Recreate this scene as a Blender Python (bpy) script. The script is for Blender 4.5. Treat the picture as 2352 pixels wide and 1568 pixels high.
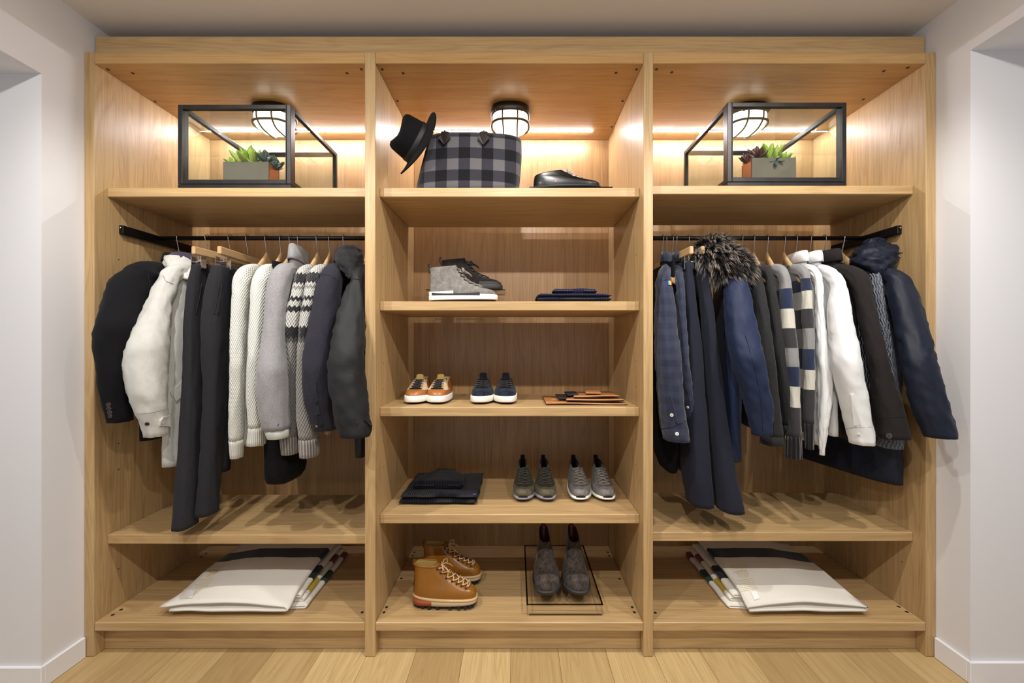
import bpy, bmesh, math, random
from mathutils import Vector, noise, Matrix
from mathutils.bvhtree import BVHTree
random.seed(7)
for o in list(bpy.data.objects): bpy.data.objects.remove(o)
scene = bpy.context.scene
COL = scene.collection
PI = math.pi
# ------------------------------------------------------------------ camera
F, D, CZ, VX, VY = 935.0, 1.7, 1.313, 1185.0, 786.0      # focal px, distance to the wardrobe front, eye height, vanishing point
cam = bpy.data.cameras.new('camera'); camo = bpy.data.objects.new('camera', cam); COL.objects.link(camo)
camo.location = (0, -D, CZ); camo.rotation_euler = (PI/2, 0, 0)
cam.sensor_width = 36; cam.lens = 36*F/2352; cam.shift_x = -(VX-1176)/2352; cam.shift_y = (VY-784)/2352
cam.clip_start = .02
scene.camera = camo
vs = scene.view_settings
vs.view_transform = 'Standard'; vs.look = 'None'; vs.gamma = 1; vs.use_curve_mapping = False; vs.exposure = -0.30
# ------------------------------------------------------------------ light
w = bpy.data.worlds.new('world'); scene.world = w; w.use_nodes = True
w.node_tree.nodes['Background'].inputs[0].default_value = (.88, .93, 1, 1)
w.node_tree.nodes['Background'].inputs[1].default_value = .72
def spot(x, y, z, tx, ty, tz, power, size=116, blend=.9, rad=.022, col=(1, .96, .90)):
    l = bpy.data.lights.new('downlight', 'SPOT'); l.energy = power; l.spot_size = math.radians(size); l.spot_blend = blend
    l.shadow_soft_size = rad; l.color = col
    o = bpy.data.objects.new('downlight', l); COL.objects.link(o); o.location = (x, y, z)
    o.rotation_euler = (Vector((tx, ty, tz))-Vector((x, y, z))).to_track_quat('-Z', 'Y').to_euler()
for x in (-1.15, 0, 1.15): spot(x, -.58, 2.62, x, .05, .6, 72)
for x in (-1.2, 0, 1.2): spot(x, -1.7, 2.62, x, .15, .9, 84)
# ------------------------------------------------------------------ helpers
def P(px, py, y):                       # a photo pixel at depth y
    s = (D+y)/F
    return Vector(((px-VX)*s, y, CZ+(VY-py)*s))
def sc(y): return (D+y)/F
def root_of(o):
    while o.parent: o = o.parent
    return o
def mk(name, V, Fc, m, parent=None, smooth=True, uv=None, world=True):
    me = bpy.data.meshes.new(name)
    if parent is not None and world:
        b = root_of(parent).location; V = [(v[0]-b.x, v[1]-b.y, v[2]-b.z) for v in V]
    me.from_pydata([tuple(v) for v in V], [], Fc)
    if smooth: me.polygons.foreach_set('use_smooth', [True]*len(me.polygons))
    if uv:
        L = me.uv_layers.new(name='UVMap'); flat = []
        for f in uv:
            for c in f: flat += [c[0], c[1]]
        L.data.foreach_set('uv', flat)
    if m is not None: me.materials.append(m)
    if len(Fc) < 20000:
        bm = bmesh.new(); bm.from_mesh(me); bmesh.ops.recalc_face_normals(bm, faces=bm.faces[:]); bm.to_mesh(me); bm.free()
    me.update()
    o = bpy.data.objects.new(name, me); COL.objects.link(o)
    if parent is not None: o.parent = parent
    return o
def tag(o, label=None, cat=None, group=None, kind=None):
    if label: o['label'] = label
    if cat: o['category'] = cat
    if group: o['group'] = group
    if kind: o['kind'] = kind
    return o
def thing(name, label, cat, loc=(0, 0, 0), rz=0, group=None):
    o = bpy.data.objects.new(name, None); COL.objects.link(o); o.location = loc; o.rotation_euler = (0, 0, rz); o.empty_display_size = .05
    return tag(o, label, cat, group)
def boxg(x0, x1, y0, y1, z0, z1, bev=0.0, seg=1):
    bm = bmesh.new(); bmesh.ops.create_cube(bm, size=1)
    for v in bm.verts: v.co = Vector((x0+(v.co.x+.5)*(x1-x0), y0+(v.co.y+.5)*(y1-y0), z0+(v.co.z+.5)*(z1-z0)))
    if bev: bmesh.ops.bevel(bm, geom=bm.edges[:], offset=bev, segments=seg, affect='EDGES')
    V = [v.co.copy() for v in bm.verts]; bm.verts.index_update(); Fc = [[v.index for v in f.verts] for f in bm.faces]; bm.free()
    return V, Fc
def box(name, x0, x1, y0, y1, z0, z1, m, parent=None, bev=.0015, world=True, smooth=False):
    V, Fc = boxg(x0, x1, y0, y1, z0, z1, bev); return mk(name, V, Fc, m, parent, smooth, world=world)
class MB:                                # collects shapes for ONE part
    def __init__(s): s.V = []; s.F = []
    def add(s, V, Fc):
        n = len(s.V); s.V += [Vector(v) for v in V]; s.F += [[i+n for i in f] for f in Fc]; return s
    def box(s, *a, **k): return s.add(*boxg(*a, **k))
    def build(s, name, m, parent=None, smooth=False, world=True): return mk(name, s.V, s.F, m, parent, smooth, world=world)
def tubeg(path, r, n=8, cap=True):
    path = [Vector(p) for p in path]; V = []; Fc = []
    rs = r if isinstance(r, (list, tuple)) else [r]*len(path)
    prev = None
    for i, p in enumerate(path):
        t = (path[min(i+1, len(path)-1)]-path[max(i-1, 0)]); t = t.normalized() if t.length > 1e-9 else Vector((0, 0, 1))
        if prev is None:
            a = Vector((0, 0, 1)) if abs(t.z) < .9 else Vector((1, 0, 0)); u = t.cross(a).normalized()
        else: u = (prev-t*prev.dot(t)).normalized()
        prev = u; v = t.cross(u)
        for k in range(n):
            a = 2*PI*k/n; V.append(p+(u*math.cos(a)+v*math.sin(a))*rs[i])
    for i in range(len(path)-1):
        for k in range(n):
            Fc.append([i*n+k, i*n+(k+1) % n, (i+1)*n+(k+1) % n, (i+1)*n+k])
    if cap: Fc.append(list(range(n))[::-1]); Fc.append([(len(path)-1)*n+k for k in range(n)])
    return V, Fc
def loft(rings, cap0=True, cap1=True, closed=True):
    n = len(rings[0]); V = [v for r in rings for v in r]; Fc = []; UV = []
    vv = [0]
    for i in range(1, len(rings)):
        a = sum((Vector(p) for p in rings[i-1]), Vector())/n; b = sum((Vector(p) for p in rings[i]), Vector())/n
        vv.append(vv[-1]+max((a-b).length, 1e-5))
    per = max(sum((Vector(r[k])-Vector(r[(k+1) % n])).length for k in range(n)) for r in rings)
    m = n if closed else n-1
    for i in range(len(rings)-1):
        for k in range(m):
            Fc.append([i*n+k, i*n+(k+1) % n, (i+1)*n+(k+1) % n, (i+1)*n+k])
            u0, u1 = per*k/n, per*(k+1)/n
            UV.append([(u0, vv[i]), (u1, vv[i]), (u1, vv[i+1]), (u0, vv[i+1])])
    if cap0: Fc.append(list(range(n))[::-1]); UV.append([(0, 0)]*n)
    if cap1: Fc.append([(len(rings)-1)*n+k for k in range(n)]); UV.append([(0, vv[-1])]*n)
    return V, Fc, UV
def cr(pts, t):                           # catmull-rom through a list of tuples, t in index units
    n = len(pts); i = max(0, min(int(math.floor(t)), n-2)); f = t-i
    p0, p1, p2, p3 = pts[max(i-1, 0)], pts[i], pts[i+1], pts[min(i+2, n-1)]
    return tuple(.5*((2*b)+(-a+c)*f+(2*a-5*b+4*c-d)*f*f+(-a+3*b-3*c+d)*f**3) for a, b, c, d in zip(p0, p1, p2, p3))
def lerp(a, b, t): return a+(b-a)*t
def pl(tab, t):                           # piecewise linear table
    if t <= tab[0][0]: return tab[0][1]
    for (a, va), (b, vb) in zip(tab, tab[1:]):
        if t <= b: return va+(vb-va)*(t-a)/(b-a)
    return tab[-1][1]
def sstep(a, b, x):
    t = max(0, min(1, (x-a)/(b-a))); return t*t*(3-2*t)
# ------------------------------------------------------------------ materials
def lin(c):
    return tuple((x/255/12.92 if x/255 <= .04045 else ((x/255+.055)/1.055)**2.4) for x in c)
class NT:
    def __init__(s, name):
        s.m = bpy.data.materials.new(name); s.m.use_nodes = True; s.t = s.m.node_tree; s.b = s.t.nodes['Principled BSDF']; s.out = s.t.nodes['Material Output']
    def n(s, typ, **kw):
        nd = s.t.nodes.new(typ)
        for k, v in kw.items(): setattr(nd, k, v)
        return nd
    def set(s, nd, i, v):
        if hasattr(v, 'is_linked') or isinstance(v, bpy.types.NodeSocket): s.t.links.new(v, nd.inputs[i])
        else: nd.inputs[i].default_value = v
    def math(s, op, a, b=0.0, c=0.0):
        nd = s.n('ShaderNodeMath', operation=op); s.set(nd, 0, a); s.set(nd, 1, b); s.set(nd, 2, c); return nd.outputs[0]
    def coord(s, kind='Object'): return s.n('ShaderNodeTexCoord').outputs[kind]
    def sep(s, v): nd = s.n('ShaderNodeSeparateXYZ'); s.set(nd, 0, v); return nd.outputs
    def comb(s, x, y, z): nd = s.n('ShaderNodeCombineXYZ'); s.set(nd, 0, x); s.set(nd, 1, y); s.set(nd, 2, z); return nd.outputs[0]
    def mapping(s, v, scale, loc=(0, 0, 0)):
        nd = s.n('ShaderNodeMapping'); s.set(nd, 'Vector', v); nd.inputs['Scale'].default_value = scale; s.set(nd, 'Location', loc); return nd.outputs[0]
    def noise(s, v, scale=5, detail=3, rough=.5, dist=0):
        nd = s.n('ShaderNodeTexNoise'); s.set(nd, 'Vector', v); nd.inputs['Scale'].default_value = scale; nd.inputs['Detail'].default_value = detail
        nd.inputs['Roughness'].default_value = rough; nd.inputs['Distortion'].default_value = dist; return nd.outputs[0]
    def ramp(s, f, stops, interp='LINEAR'):
        nd = s.n('ShaderNodeValToRGB'); e = nd.color_ramp; e.interpolation = interp
        while len(e.elements) < len(stops): e.elements.new(.5)
        for i, (p, c) in enumerate(stops):
            e.elements[i].position = p; e.elements[i].color = (*c, 1) if len(c) == 3 else c
        s.set(nd, 0, f); return nd.outputs[0]
    def mix(s, f, a, b, mode='MIX'):
        nd = s.n('ShaderNodeMix', data_type='RGBA', blend_type=mode); s.set(nd, 0, f)
        s.set(nd, 6, a if not isinstance(a, tuple) else (*a, 1)); s.set(nd, 7, b if not isinstance(b, tuple) else (*b, 1)); return nd.outputs[2]
    def bump(s, h, strength=.3, dist=.002):
        nd = s.n('ShaderNodeBump'); s.set(nd, 'Height', h); nd.inputs['Strength'].default_value = strength; nd.inputs['Distance'].default_value = dist
        s.t.links.new(nd.outputs[0], s.b.inputs['Normal'])
    def fin(s, col=None, rough=.5, metal=0, spec=.5, sheen=0, coat=0, **kw):
        if col is not None: s.set(s.b, 'Base Color', (*col, 1) if isinstance(col, tuple) else col)
        s.set(s.b, 'Roughness', rough); s.b.inputs['Metallic'].default_value = metal; s.b.inputs['Specular IOR Level'].default_value = spec
        s.b.inputs['Sheen Weight'].default_value = sheen; s.b.inputs['Coat Weight'].default_value = coat
        for k, v in kw.items(): s.set(s.b, k, v)
        return s.m
def plain(name, rgb, rough=.5, metal=0, spec=.5, bump=0, bscale=300, var=0, coat=0, sheen=0):
    t = NT(name); c = lin(rgb); col = c
    v = t.coord()
    if var:
        f = t.noise(v, 18, 4); col = t.mix(f, tuple(x*(1-var) for x in c), tuple(min(1, x*(1+var)) for x in c))
    if bump: t.bump(t.noise(v, bscale, 3), bump, .001)
    return t.fin(col, rough, metal, spec, sheen, coat)
def wood(name, axis, rgb=(203, 172, 124), dark=(140, 104, 64), rough=.38, figure=1.0, tone=.10):
    t = NT(name); v = t.coord(); oi = t.n('ShaderNodeObjectInfo').outputs['Random']
    x, y, z = t.sep(v)[:3]; ax = {'x': x, 'y': y, 'z': z}
    g = ax[axis]; o = [ax[k] for k in 'xyz' if k != axis]
    off = t.math('MULTIPLY', oi, 37.0)
    a = t.comb(t.math('ADD', t.math('MULTIPLY', g, .55), off), t.math('MULTIPLY', o[0], 7.0), t.math('MULTIPLY', o[1], 7.0))
    big = t.noise(a, 1.0, 2, .5, .35)
    rings = t.math('SINE', t.math('MULTIPLY', big, 95*figure+8))
    b = t.comb(t.math('ADD', t.math('MULTIPLY', g, 5.0), off), t.math('MULTIPLY', o[0], 330.0), t.math('MULTIPLY', o[1], 330.0))
    fib = t.noise(b, 1.0, 3, .6)
    c = t.comb(t.math('ADD', t.math('MULTIPLY', g, 1.6), off), t.math('MULTIPLY', o[0], 45.0), t.math('MULTIPLY', o[1], 45.0))
    mid = t.noise(c, 1.0, 3, .55)
    f = t.math('ADD', t.math('MULTIPLY', t.math('SMOOTH_MAX', rings, 0.0, .5), .11*figure), t.math('ADD', t.math('MULTIPLY', mid, .62), t.math('MULTIPLY', fib, .85)))
    f = t.math('SUBTRACT', f, .37)
    col = t.ramp(f, [(0.1, lin(rgb)), (.45, tuple(lerp(p, q, .38) for p, q in zip(lin(rgb), lin(dark)))), (.95, lin(dark))])
    col = t.mix(t.math('MULTIPLY_ADD', oi, tone, -.02), col, tuple(q*.8 for q in lin(dark)))
    t.bump(fib, .12, .0006)
    return t.fin(col, t.math('MULTIPLY_ADD', fib, .25, rough-.1), spec=.45)
def fabric(name, rgb, rgb2=None, speck=0, weave=900, bump=.25, rough=.9, sheen=.25, spec=.2, sheen_rough=.5, crease=0):
    t = NT(name); v = t.coord(); c = lin(rgb); col = c
    if rgb2 is not None:
        f = t.noise(v, speck or 260, 4, .75); col = t.ramp(f, [(.36, c), (.64, lin(rgb2))])
    h = t.noise(v, weave, 2); h2 = t.noise(v, 60, 3)
    hh = t.math('ADD', h, t.math('MULTIPLY', h2, .8))
    if crease: hh = t.math('MULTIPLY_ADD', t.noise(t.mapping(v, (1, 1, .55)), 13, 4, .5, 1.6), crease, hh)
    t.bump(hh, bump, .0015)
    t.b.inputs['Sheen Roughness'].default_value = sheen_rough
    return t.fin(col, rough, 0, spec, sheen)
def knit(name, rgb, dark=None, su=180, sv=110, mode='moss', bump=.8, dist=.003):
    t = NT(name); u, v, _ = t.sep(t.coord('UV'))[:3]
    if mode == 'rib':
        h = t.math('SINE', t.math('MULTIPLY', u, su*2*PI/2))
    else:
        h = t.math('MULTIPLY', t.math('SINE', t.math('MULTIPLY', u, su*PI)), t.math('SINE', t.math('MULTIPLY', v, sv*PI)))
    h01 = t.math('MULTIPLY_ADD', h, .5, .5)
    c = lin(rgb); d = lin(dark) if dark else tuple(x*.72 for x in c)
    col = t.mix(h01, d, c)
    t.bump(h01, bump, dist)
    return t.fin(col, .95, 0, .15, .3)
M = {}
M['oak_x'] = wood('oak_horizontal', 'x'); M['oak_z'] = wood('oak_vertical', 'z', figure=1.25); M['oak_top'] = wood('oak_top_panel', 'x', (204, 166, 112), (146, 104, 58), rough=.28)
M['oak_back'] = wood('oak_back_panel', 'z', (184, 148, 104), (118, 82, 48), rough=.34)
M['plank'] = wood('oak_floor', 'y', (216, 190, 138), (158, 124, 76), rough=.42, figure=1.2, tone=.62)
M['wall'] = plain('painted_wall', (230, 229, 232), .75, spec=.25, bump=.05, bscale=180)
M['ceil'] = plain('painted_ceiling', (232, 228, 226), .8, spec=.2, bump=.03)
M['trim'] = plain('white_trim', (236, 236, 240), .45, spec=.4)
M['black_metal'] = plain('black_metal', (26, 25, 26), .42, .6, var=.25)
M['steel_frame'] = plain('blackened_steel', (62, 60, 60), .38, .75, var=.45)
M['chrome'] = plain('chrome', (205, 205, 210), .18, 1)
M['hanger_wood'] = wood('hanger_beech', 'y', (214, 180, 134), (176, 136, 90), rough=.4, figure=.4)
M['cap'] = plain('dark_screw_cap', (40, 34, 32), .5)
def glass(name, tint=(1, 1, 1), refl=1.0, rough=.0, alpha=.97):
    t = NT(name); t.t.nodes.remove(t.b)
    tr = t.n('ShaderNodeBsdfTransparent'); tr.inputs[0].default_value = (*[x*alpha for x in tint], 1)
    gl = t.n('ShaderNodeBsdfGlossy'); gl.inputs[0].default_value = (refl, refl, refl, 1); gl.inputs['Roughness'].default_value = rough
    lw = t.n('ShaderNodeLayerWeight'); fac = t.math('MULTIPLY_ADD', t.math('POWER', lw.outputs['Facing'], 5.0), .8, .038)
    mx = t.n('ShaderNodeMixShader'); t.t.links.new(fac, mx.inputs[0]); t.t.links.new(tr.outputs[0], mx.inputs[1]); t.t.links.new(gl.outputs[0], mx.inputs[2])
    t.t.links.new(mx.outputs[0], t.out.inputs[0]); return t.m
M['glass'] = glass('clear_pane', (.97, 1, .985)); M['acrylic'] = glass('acrylic_sheet', (.99, .985, .98), alpha=.985); M['acrylic_edge'] = glass('acrylic_edge', (.22, .17, .13), refl=.6, rough=.1)
def emit(name, col, st):
    t = NT(name); t.b.inputs['Emission Color'].default_value = (*col, 1); t.b.inputs['Emission Strength'].default_value = st
    return t.fin((.8, .8, .8), .3)
# ------------------------------------------------------------------ the setting
XL, XR = -1.804, 1.755                  # side walls
ZC = 2.67
def structure(o): o['kind'] = 'structure'; return o
fl = structure(mk('floor', *boxg(-3.2, 3.2, -3.2, .75, -.06, -.022), plain('subfloor', (60, 45, 30), .8), smooth=False))
pw = .2015
k0 = int(math.floor((-3.2-.18)/pw)); k1 = int(math.ceil((3.2-.18)/pw))
shared = {}
for k in range(k0, k1):
    x0 = .18+k*pw
    j = -.9+((k*7919) % 13)/13*-1.6
    for (a, b) in ((-3.2, j), (j+.0012, .06)):
        V, Fc = boxg(x0+.0005, x0+pw-.0005, a, b, -.022, 0, .0009)
        p = mk('plank', V, Fc, M['plank'], fl, False)
structure(mk('ceiling', *boxg(-3.2, 3.2, -3.2, .75, ZC, ZC+.1), M['ceil'], smooth=False))
def sidewall(name, bname, x, sgn, ycorner, zhead):
    # wall beside the wardrobe, jamb facing the room, wall above the opening
    m = MB(); xo = x+sgn*1.3
    a, b = min(x, xo), max(x, xo)
    m.box(a, b, ycorner, .75, 0, ZC)
    m.box(min(x, x+sgn*1.3), max(x, x+sgn*1.3), -1.25, ycorner, zhead, ZC)
    m.box(a, b, -3.2, -1.25, 0, ZC)
    wl = structure(m.build(name, M['wall']))
    h, t = .085, .012
    bb = MB()
    y0 = ycorner-t
    x1 = x-sgn*t
    bb.box(min(x, x1), max(x, x1), ycorner+.0005, -.003, 0.001, h, bev=.002)
    bb.box(min(x1, xo), max(x1, xo), y0, ycorner-.0002, .001, h, bev=.002)
    structure(bb.build(bname, M['trim']))
sidewall('wall_left', 'baseboard_left', XL, -1, -.152, 2.335)
sidewall('wall_right', 'baseboard_right', XR, 1, -.128, 2.44)
structure(mk('wall_back', *boxg(XL, XR, .70, .80, 0, ZC), M['wall'], smooth=False))
# ------------------------------------------------------------------ the wardrobe
YS, YG, YB = .0545, .52, .643           # shelf front, shelf back edge, back panel
ZT = 2.478                              # underside of the top panel
ZB = .144                               # top of the bottom shelf
wr = thing('wardrobe', 'oak open wardrobe wall with three bays, shelves and hanging rails', 'wardrobe', (0, .3, 0))
def zf(py): return CZ+(VY-py)*sc(YS)
def X0(px): return (px-VX)*sc(0)
xs = [(X0(193), X0(216)), (X0(838), X0(862)), (X0(1478), X0(1500)), (X0(2127), X0(2150))]
xs[0] = (XL+.001, xs[0][1]); xs[3] = (xs[3][0], XR-.001)
ZTOP = 2.524
for i, (a, b) in enumerate(xs):
    box('side_panel' if i in (0, 3) else 'divider', a, b, 0, .66, 0.001, ZTOP, M['oak_z'], wr)
bays = [(xs[0][1], xs[1][0]), (xs[1][1], xs[2][0]), (xs[2][1], xs[3][0])]
e = .0004
panels = {}
for i, (a, b) in enumerate(bays):
    tp = box('top_panel', a+e, b-e, .0006, .645, ZT, ZTOP-.001, M['oak_top'], wr)
    bp = box('back_panel', a+e, b-e, YB, .658, .02, ZT-e, M['oak_back'], wr)
    bs = box('bottom_shelf', a+e, b-e, 0, YB-e, ZB-.037, ZB, M['oak_x'], wr, bev=.003)
    box('plinth', a+e, b-e, .0435, .06, .001, ZB-.038, M['oak_x'], wr)
    panels[i] = (tp, bs)
SH = {}
def shelf(bay, py0, py1, key):
    a, b = bays[bay]; z1, z0 = zf(py0), zf(py1); SH[key] = z1
    box('shelf', a+.0006, b-.0006, YS, YG, z0, z1, M['oak_x'], wr, bev=.0025)
shelf(0, 431, 452, 'L1'); shelf(0, 1228, 1249, 'L2')
for i, p in enumerate((431, 692, 935, 1181)): shelf(1, p, p+21, 'C%d' % (i+1))
shelf(2, 426, 446, 'R1'); shelf(2, 1222, 1243, 'R2')
box('cornice', XL+.006, XR-.006, .042, .66, ZTOP+.0005, 2.622, M['oak_x'], wr)
# screw caps and pin holes
capm = bpy.data.meshes.new('screw_cap')
bm = bmesh.new(); bmesh.ops.create_cone(bm, cap_ends=True, segments=12, radius1=.0068, radius2=.006, depth=.0016); bm.to_mesh(capm); bm.free(); capm.materials.append(M['cap'])
def cap(px, py, zp, par, dn):
    s = (zp-CZ)/(VY-py); y = s*F-D; x = (px-VX)*s
    o = bpy.data.objects.new('screw_cap', capm); COL.objects.link(o); o.parent = par
    o.location = (x, y-.3, zp+(-.0007 if dn else .0007)); o.rotation_euler = (PI if dn else 0, 0, 0)
for bay, pts in ((0, [(248, 159), (305, 168), (356, 233), (797, 168), (830, 159)]), (1, [(878, 159), (926, 168), (913, 232), (1462, 159), (1415, 167), (1430, 232), (1405, 291)]),
                 (2, [(1508, 159), (1543, 166), (2030, 163), (2085, 155), (1983, 228)])):
    for p in pts: cap(*p, ZT, panels[bay][0], True)
for bay, pts in ((0, [(278, 1400), (259, 1412), (832, 1406), (473, 1271), (462, 1279)]), (1, [(922, 1328), (888, 1394), (882, 1406), (1423, 1329), (1452, 1394), (1457, 1406), (952, 1268), (948, 1276), (1396, 1268), (1399, 1276)]),
                 (2, [(2064, 1393), (2083, 1405), (1505, 1407)])):
    for p in pts: cap(*p, ZB, panels[bay][1], False)
pins = [c for c in wr.children if c.name.startswith(('side_panel', 'divider'))]
pinm = bpy.data.meshes.new('pin_hole'); bm = bmesh.new(); bmesh.ops.create_cone(bm, cap_ends=True, segments=8, radius1=.0028, radius2=.0028, depth=.0008); bm.to_mesh(pinm); bm.free(); pinm.materials.append(M['cap'])
for i, p in enumerate(pins):
    for side in (0, 1):
        if (i == 0 and side == 0) or (i == 3 and side == 1): continue
        xx = xs[i][side]
        for z in (.31, .75, .865, .98, 1.095, 1.21, 1.68):
            for yy in (.105, .44):
                if yy > .4 and z in (.75, .98, 1.21): continue
                o = bpy.data.objects.new('pin_hole', pinm); COL.objects.link(o); o.parent = p
                o.location = (xx, yy-.3, z+.01*i); o.rotation_euler = (0, PI/2, 0)
# hanging rails
YR = .30; ZR = CZ+(VY-547)*sc(YR)
for i, bay in ((0, 0), (1, 2)):
    a, b = bays[bay]
    rl = mk('hanging_rail', *tubeg([(a+.012, YR, ZR), (b-.002, YR, ZR)], .0105, 14), M['black_metal'], wr); 
    xw = a if bay == 0 else b
    sg = 1 if bay == 0 else -1
    box('rail_bracket', min(xw, xw+sg*.02), max(xw, xw+sg*.02), .105, .49, ZR-.03, ZR+.008, M['black_metal'], wr, bev=.002)
    yb = .101
    mk('bracket_screw', *tubeg([(xw+sg*.012, yb+.003, ZR-.004), (xw+sg*.012, yb-.002, ZR-.004)], .004, 8), M['chrome'], wr)
    xo = b if bay == 0 else a
    mk('rail_socket', *tubeg([(xo-sg*.001, YR, ZR), (xo-sg*.01, YR, ZR)], .017, 14), M['black_metal'], wr)
# LED strips and bulkhead lamps under the top panels
M['led'] = emit('led_diode', (1, .96, 1.0), 820.0)
M['tape'] = plain('led_tape', (235, 225, 205), .5)
YL = .543
for i, (a, b) in enumerate(bays):
    ls = thing('led_strip', ('white LED strip along the ceiling of the left bay, above a glass case', 'short white LED strip on the ceiling behind the plaid tote bag', 'white LED strip along the ceiling of the right bay, above a glass case')[i], 'LED strip', ((a+b)/2, YL, ZT-.004), group='LED strips under the top panels')
    xa, xb = (a+.06, b-.03) if i == 0 else ((a+.10, b-.11) if i == 1 else (a+.03, b-.06))
    box('tape', xa-.004, xb+.004, YL-.006, YL+.006, ZT-.0022, ZT-.0002, M['tape'], ls, bev=0)
    m = MB(); n = int((xb-xa)/.0105)
    for k in range(n):
        x = xa+(k+.5)*(xb-xa)/n; m.box(x-.0024, x+.0024, YL-.0024, YL+.0024, ZT-.0042, ZT-.0022)
    tag(m.build('led_diodes', M['led'], ls), kind='stuff')
M['lamp_glass'] = emit('lit_prismatic_glass', (1, .93, .80), 4.5)
t = NT('lit_ribbed_glass'); u, v, _ = t.sep(t.coord('UV'))[:3]
rib = t.math('MULTIPLY_ADD', t.math('SINE', t.math('MULTIPLY', u, 900)), .22, .78)
t.b.inputs['Emission Color'].default_value = (1, .93, .80, 1); t.set(t.b, 'Emission Strength', t.math('MULTIPLY', rib, 4.5)); M['lamp_glass'] = t.fin((.9, .85, .75), .2)
M['brass'] = plain('aged_brass_cage', (96, 78, 48), .4, .8)
M['lamp_base'] = plain('dark_cast_lamp_base', (58, 48, 44), .45, .5)
def oval(cx, cy, z, rx, ry, n=36, ex=2.7):
    r = []
    for k in range(n):
        a = 2*PI*k/n; c, s = math.cos(a), math.sin(a)
        r.append(Vector((cx+math.copysign(abs(c)**(2/ex), c)*rx, cy+math.copysign(abs(s)**(2/ex), s)*ry, z)))
    return r
for i, px in enumerate((626, 1172, 1718)):
    y = .345; x = (px-VX)*sc(y-.02)
    lp = thing('bulkhead_lamp', ('lit oval bulkhead lamp with wire cage above the left glass case', 'lit oval bulkhead lamp with wire cage above the plaid tote bag', 'lit oval bulkhead lamp with wire cage above the right glass case')[i], 'lamp', (x, y, ZT), group='bulkhead lamps')
    rings = [oval(x, y, ZT-.0005, .094, .082), oval(x, y, ZT-.012, .096, .084), oval(x, y, ZT-.034, .098, .086), oval(x, y, ZT-.040, .094, .082)]
    V, Fc, UV = loft(rings); mk('lamp_base', V, Fc, M['lamp_base'], lp, uv=UV)
    rings = [oval(x, y, ZT-.0395-h, .088*f, .076*f) for h, f in ((0, 1), (.02, 1), (.045, .96), (.058, .89), (.066, .76), (.070, .5), (.071, .15))]
    V, Fc, UV = loft(rings); mk('lamp_glass', V, Fc, M['lamp_glass'], lp, uv=UV)
    rg = oval(x, y, ZT-.084, .093, .081); mk('cage_ring', *tubeg(rg+[rg[0], rg[1]], .0055, 8, False), M['brass'], lp)
    for dx in (-.036, .036):
        pts = [(x+dx, y-.088, ZT-.034), (x+dx, y-.091, ZT-.06), (x+dx, y-.084, ZT-.09), (x+dx*.95, y-.05, ZT-.113), (x+dx*.95, y, ZT-.117), (x+dx*.95, y+.05, ZT-.113), (x+dx, y+.084, ZT-.09), (x+dx, y+.088, ZT-.034)]
        mk('cage_wire', *tubeg([cr(pts, q/4) for q in range(0, 29)], .0038, 6), M['brass'], lp)
    for dx in (-.062, .056):
        mk('cage_clip', *tubeg([(x+dx-.008, y-.089, ZT-.036), (x+dx-.008, y-.094, ZT-.05), (x+dx, y-.096, ZT-.058), (x+dx+.008, y-.094, ZT-.05), (x+dx+.008, y-.089, ZT-.036)], .0022, 6), M['brass'], lp)
# ------------------------------------------------------------------ garments on the rails
SR = sc(YR)
def HX(px): return (px-VX)*SR
def hanger(px, yaw, clip=False, label='', span=.19, group=None, X=None):
    X = HX(px) if X is None else X
    h = thing('clip_hanger' if clip else 'wooden_hanger', label, 'hanger', (X, YR, ZR-.10), 0, group)
    R = Matrix.Rotation(yaw, 3, 'Z')
    def T(p): q = R @ Vector(p); return Vector((X+q.x, YR+q.y, ZR+q.z))
    r = .0165
    pts = [T((r*math.cos(a)*0+.0, r*math.cos(a), r*math.sin(a)+.0005)) for a in [math.radians(q) for q in range(-35, 181, 18)]][::-1]
    pts = [T((0, -.0165, .0)), ] + [T((0, -r*math.cos(math.radians(q)), r*math.sin(math.radians(q)))) for q in range(10, 215, 15)]
    stem = [T((0, 0, -.088)), T((0, 0, -.066)), T((0, -.004, -.05)), T((0, -.013, -.02))]
    mk('hook', *tubeg(stem+pts, .0019, 7), M['chrome'], h)
    if clip:
        V, Fc = boxg(-.009, .009, -span, span, -.122, -.086, .004); mk('bar', [T(v) for v in V], Fc, M['hanger_wood'], h, False)
        for s in (-1, 1):
            yy = s*(span-.03)
            m = MB(); m.add(*[[T(v) for v in boxg(.023, .026, yy-.013, yy+.013, -.185, -.128)[0]], boxg(0, 1, 0, 1, 0, 1)[1]])
            m.add(*[[T(v) for v in boxg(-.026, -.023, yy-.013, yy+.013, -.185, -.128)[0]], boxg(0, 1, 0, 1, 0, 1)[1]])
            m.add(*tubeg([T((-.024, yy, -.15)), T((.024, yy, -.15))], .004, 8))
            m.add(*tubeg([T((0, yy, -.12)), T((0, yy, -.15))], .0022, 6))
            m.build('clip', M['chrome'], h)
        mk('clip_wire', *tubeg([T((0, -span+.02, -.136)), T((0, span-.02, -.136))], .0018, 6), M['chrome'], h)
    else:
        rings = []
        for k in range(25):
            t = -1+2*k/24; y = t*span; zc = -.094-.150*abs(t)**.9; hz = .027-.015*abs(t); hx = .008+.010*abs(t)**1.5
            if abs(t) > .97: hz *= .6; hx *= .6
            rings.append([T((hx*math.cos(a), y, zc+hz*math.sin(a))) for a in [2*PI*q/12 for q in range(12)]])
        V, Fc, UV = loft(rings); mk('shoulder_bar', V, Fc, M['hanger_wood'], h)
    return h
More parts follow.
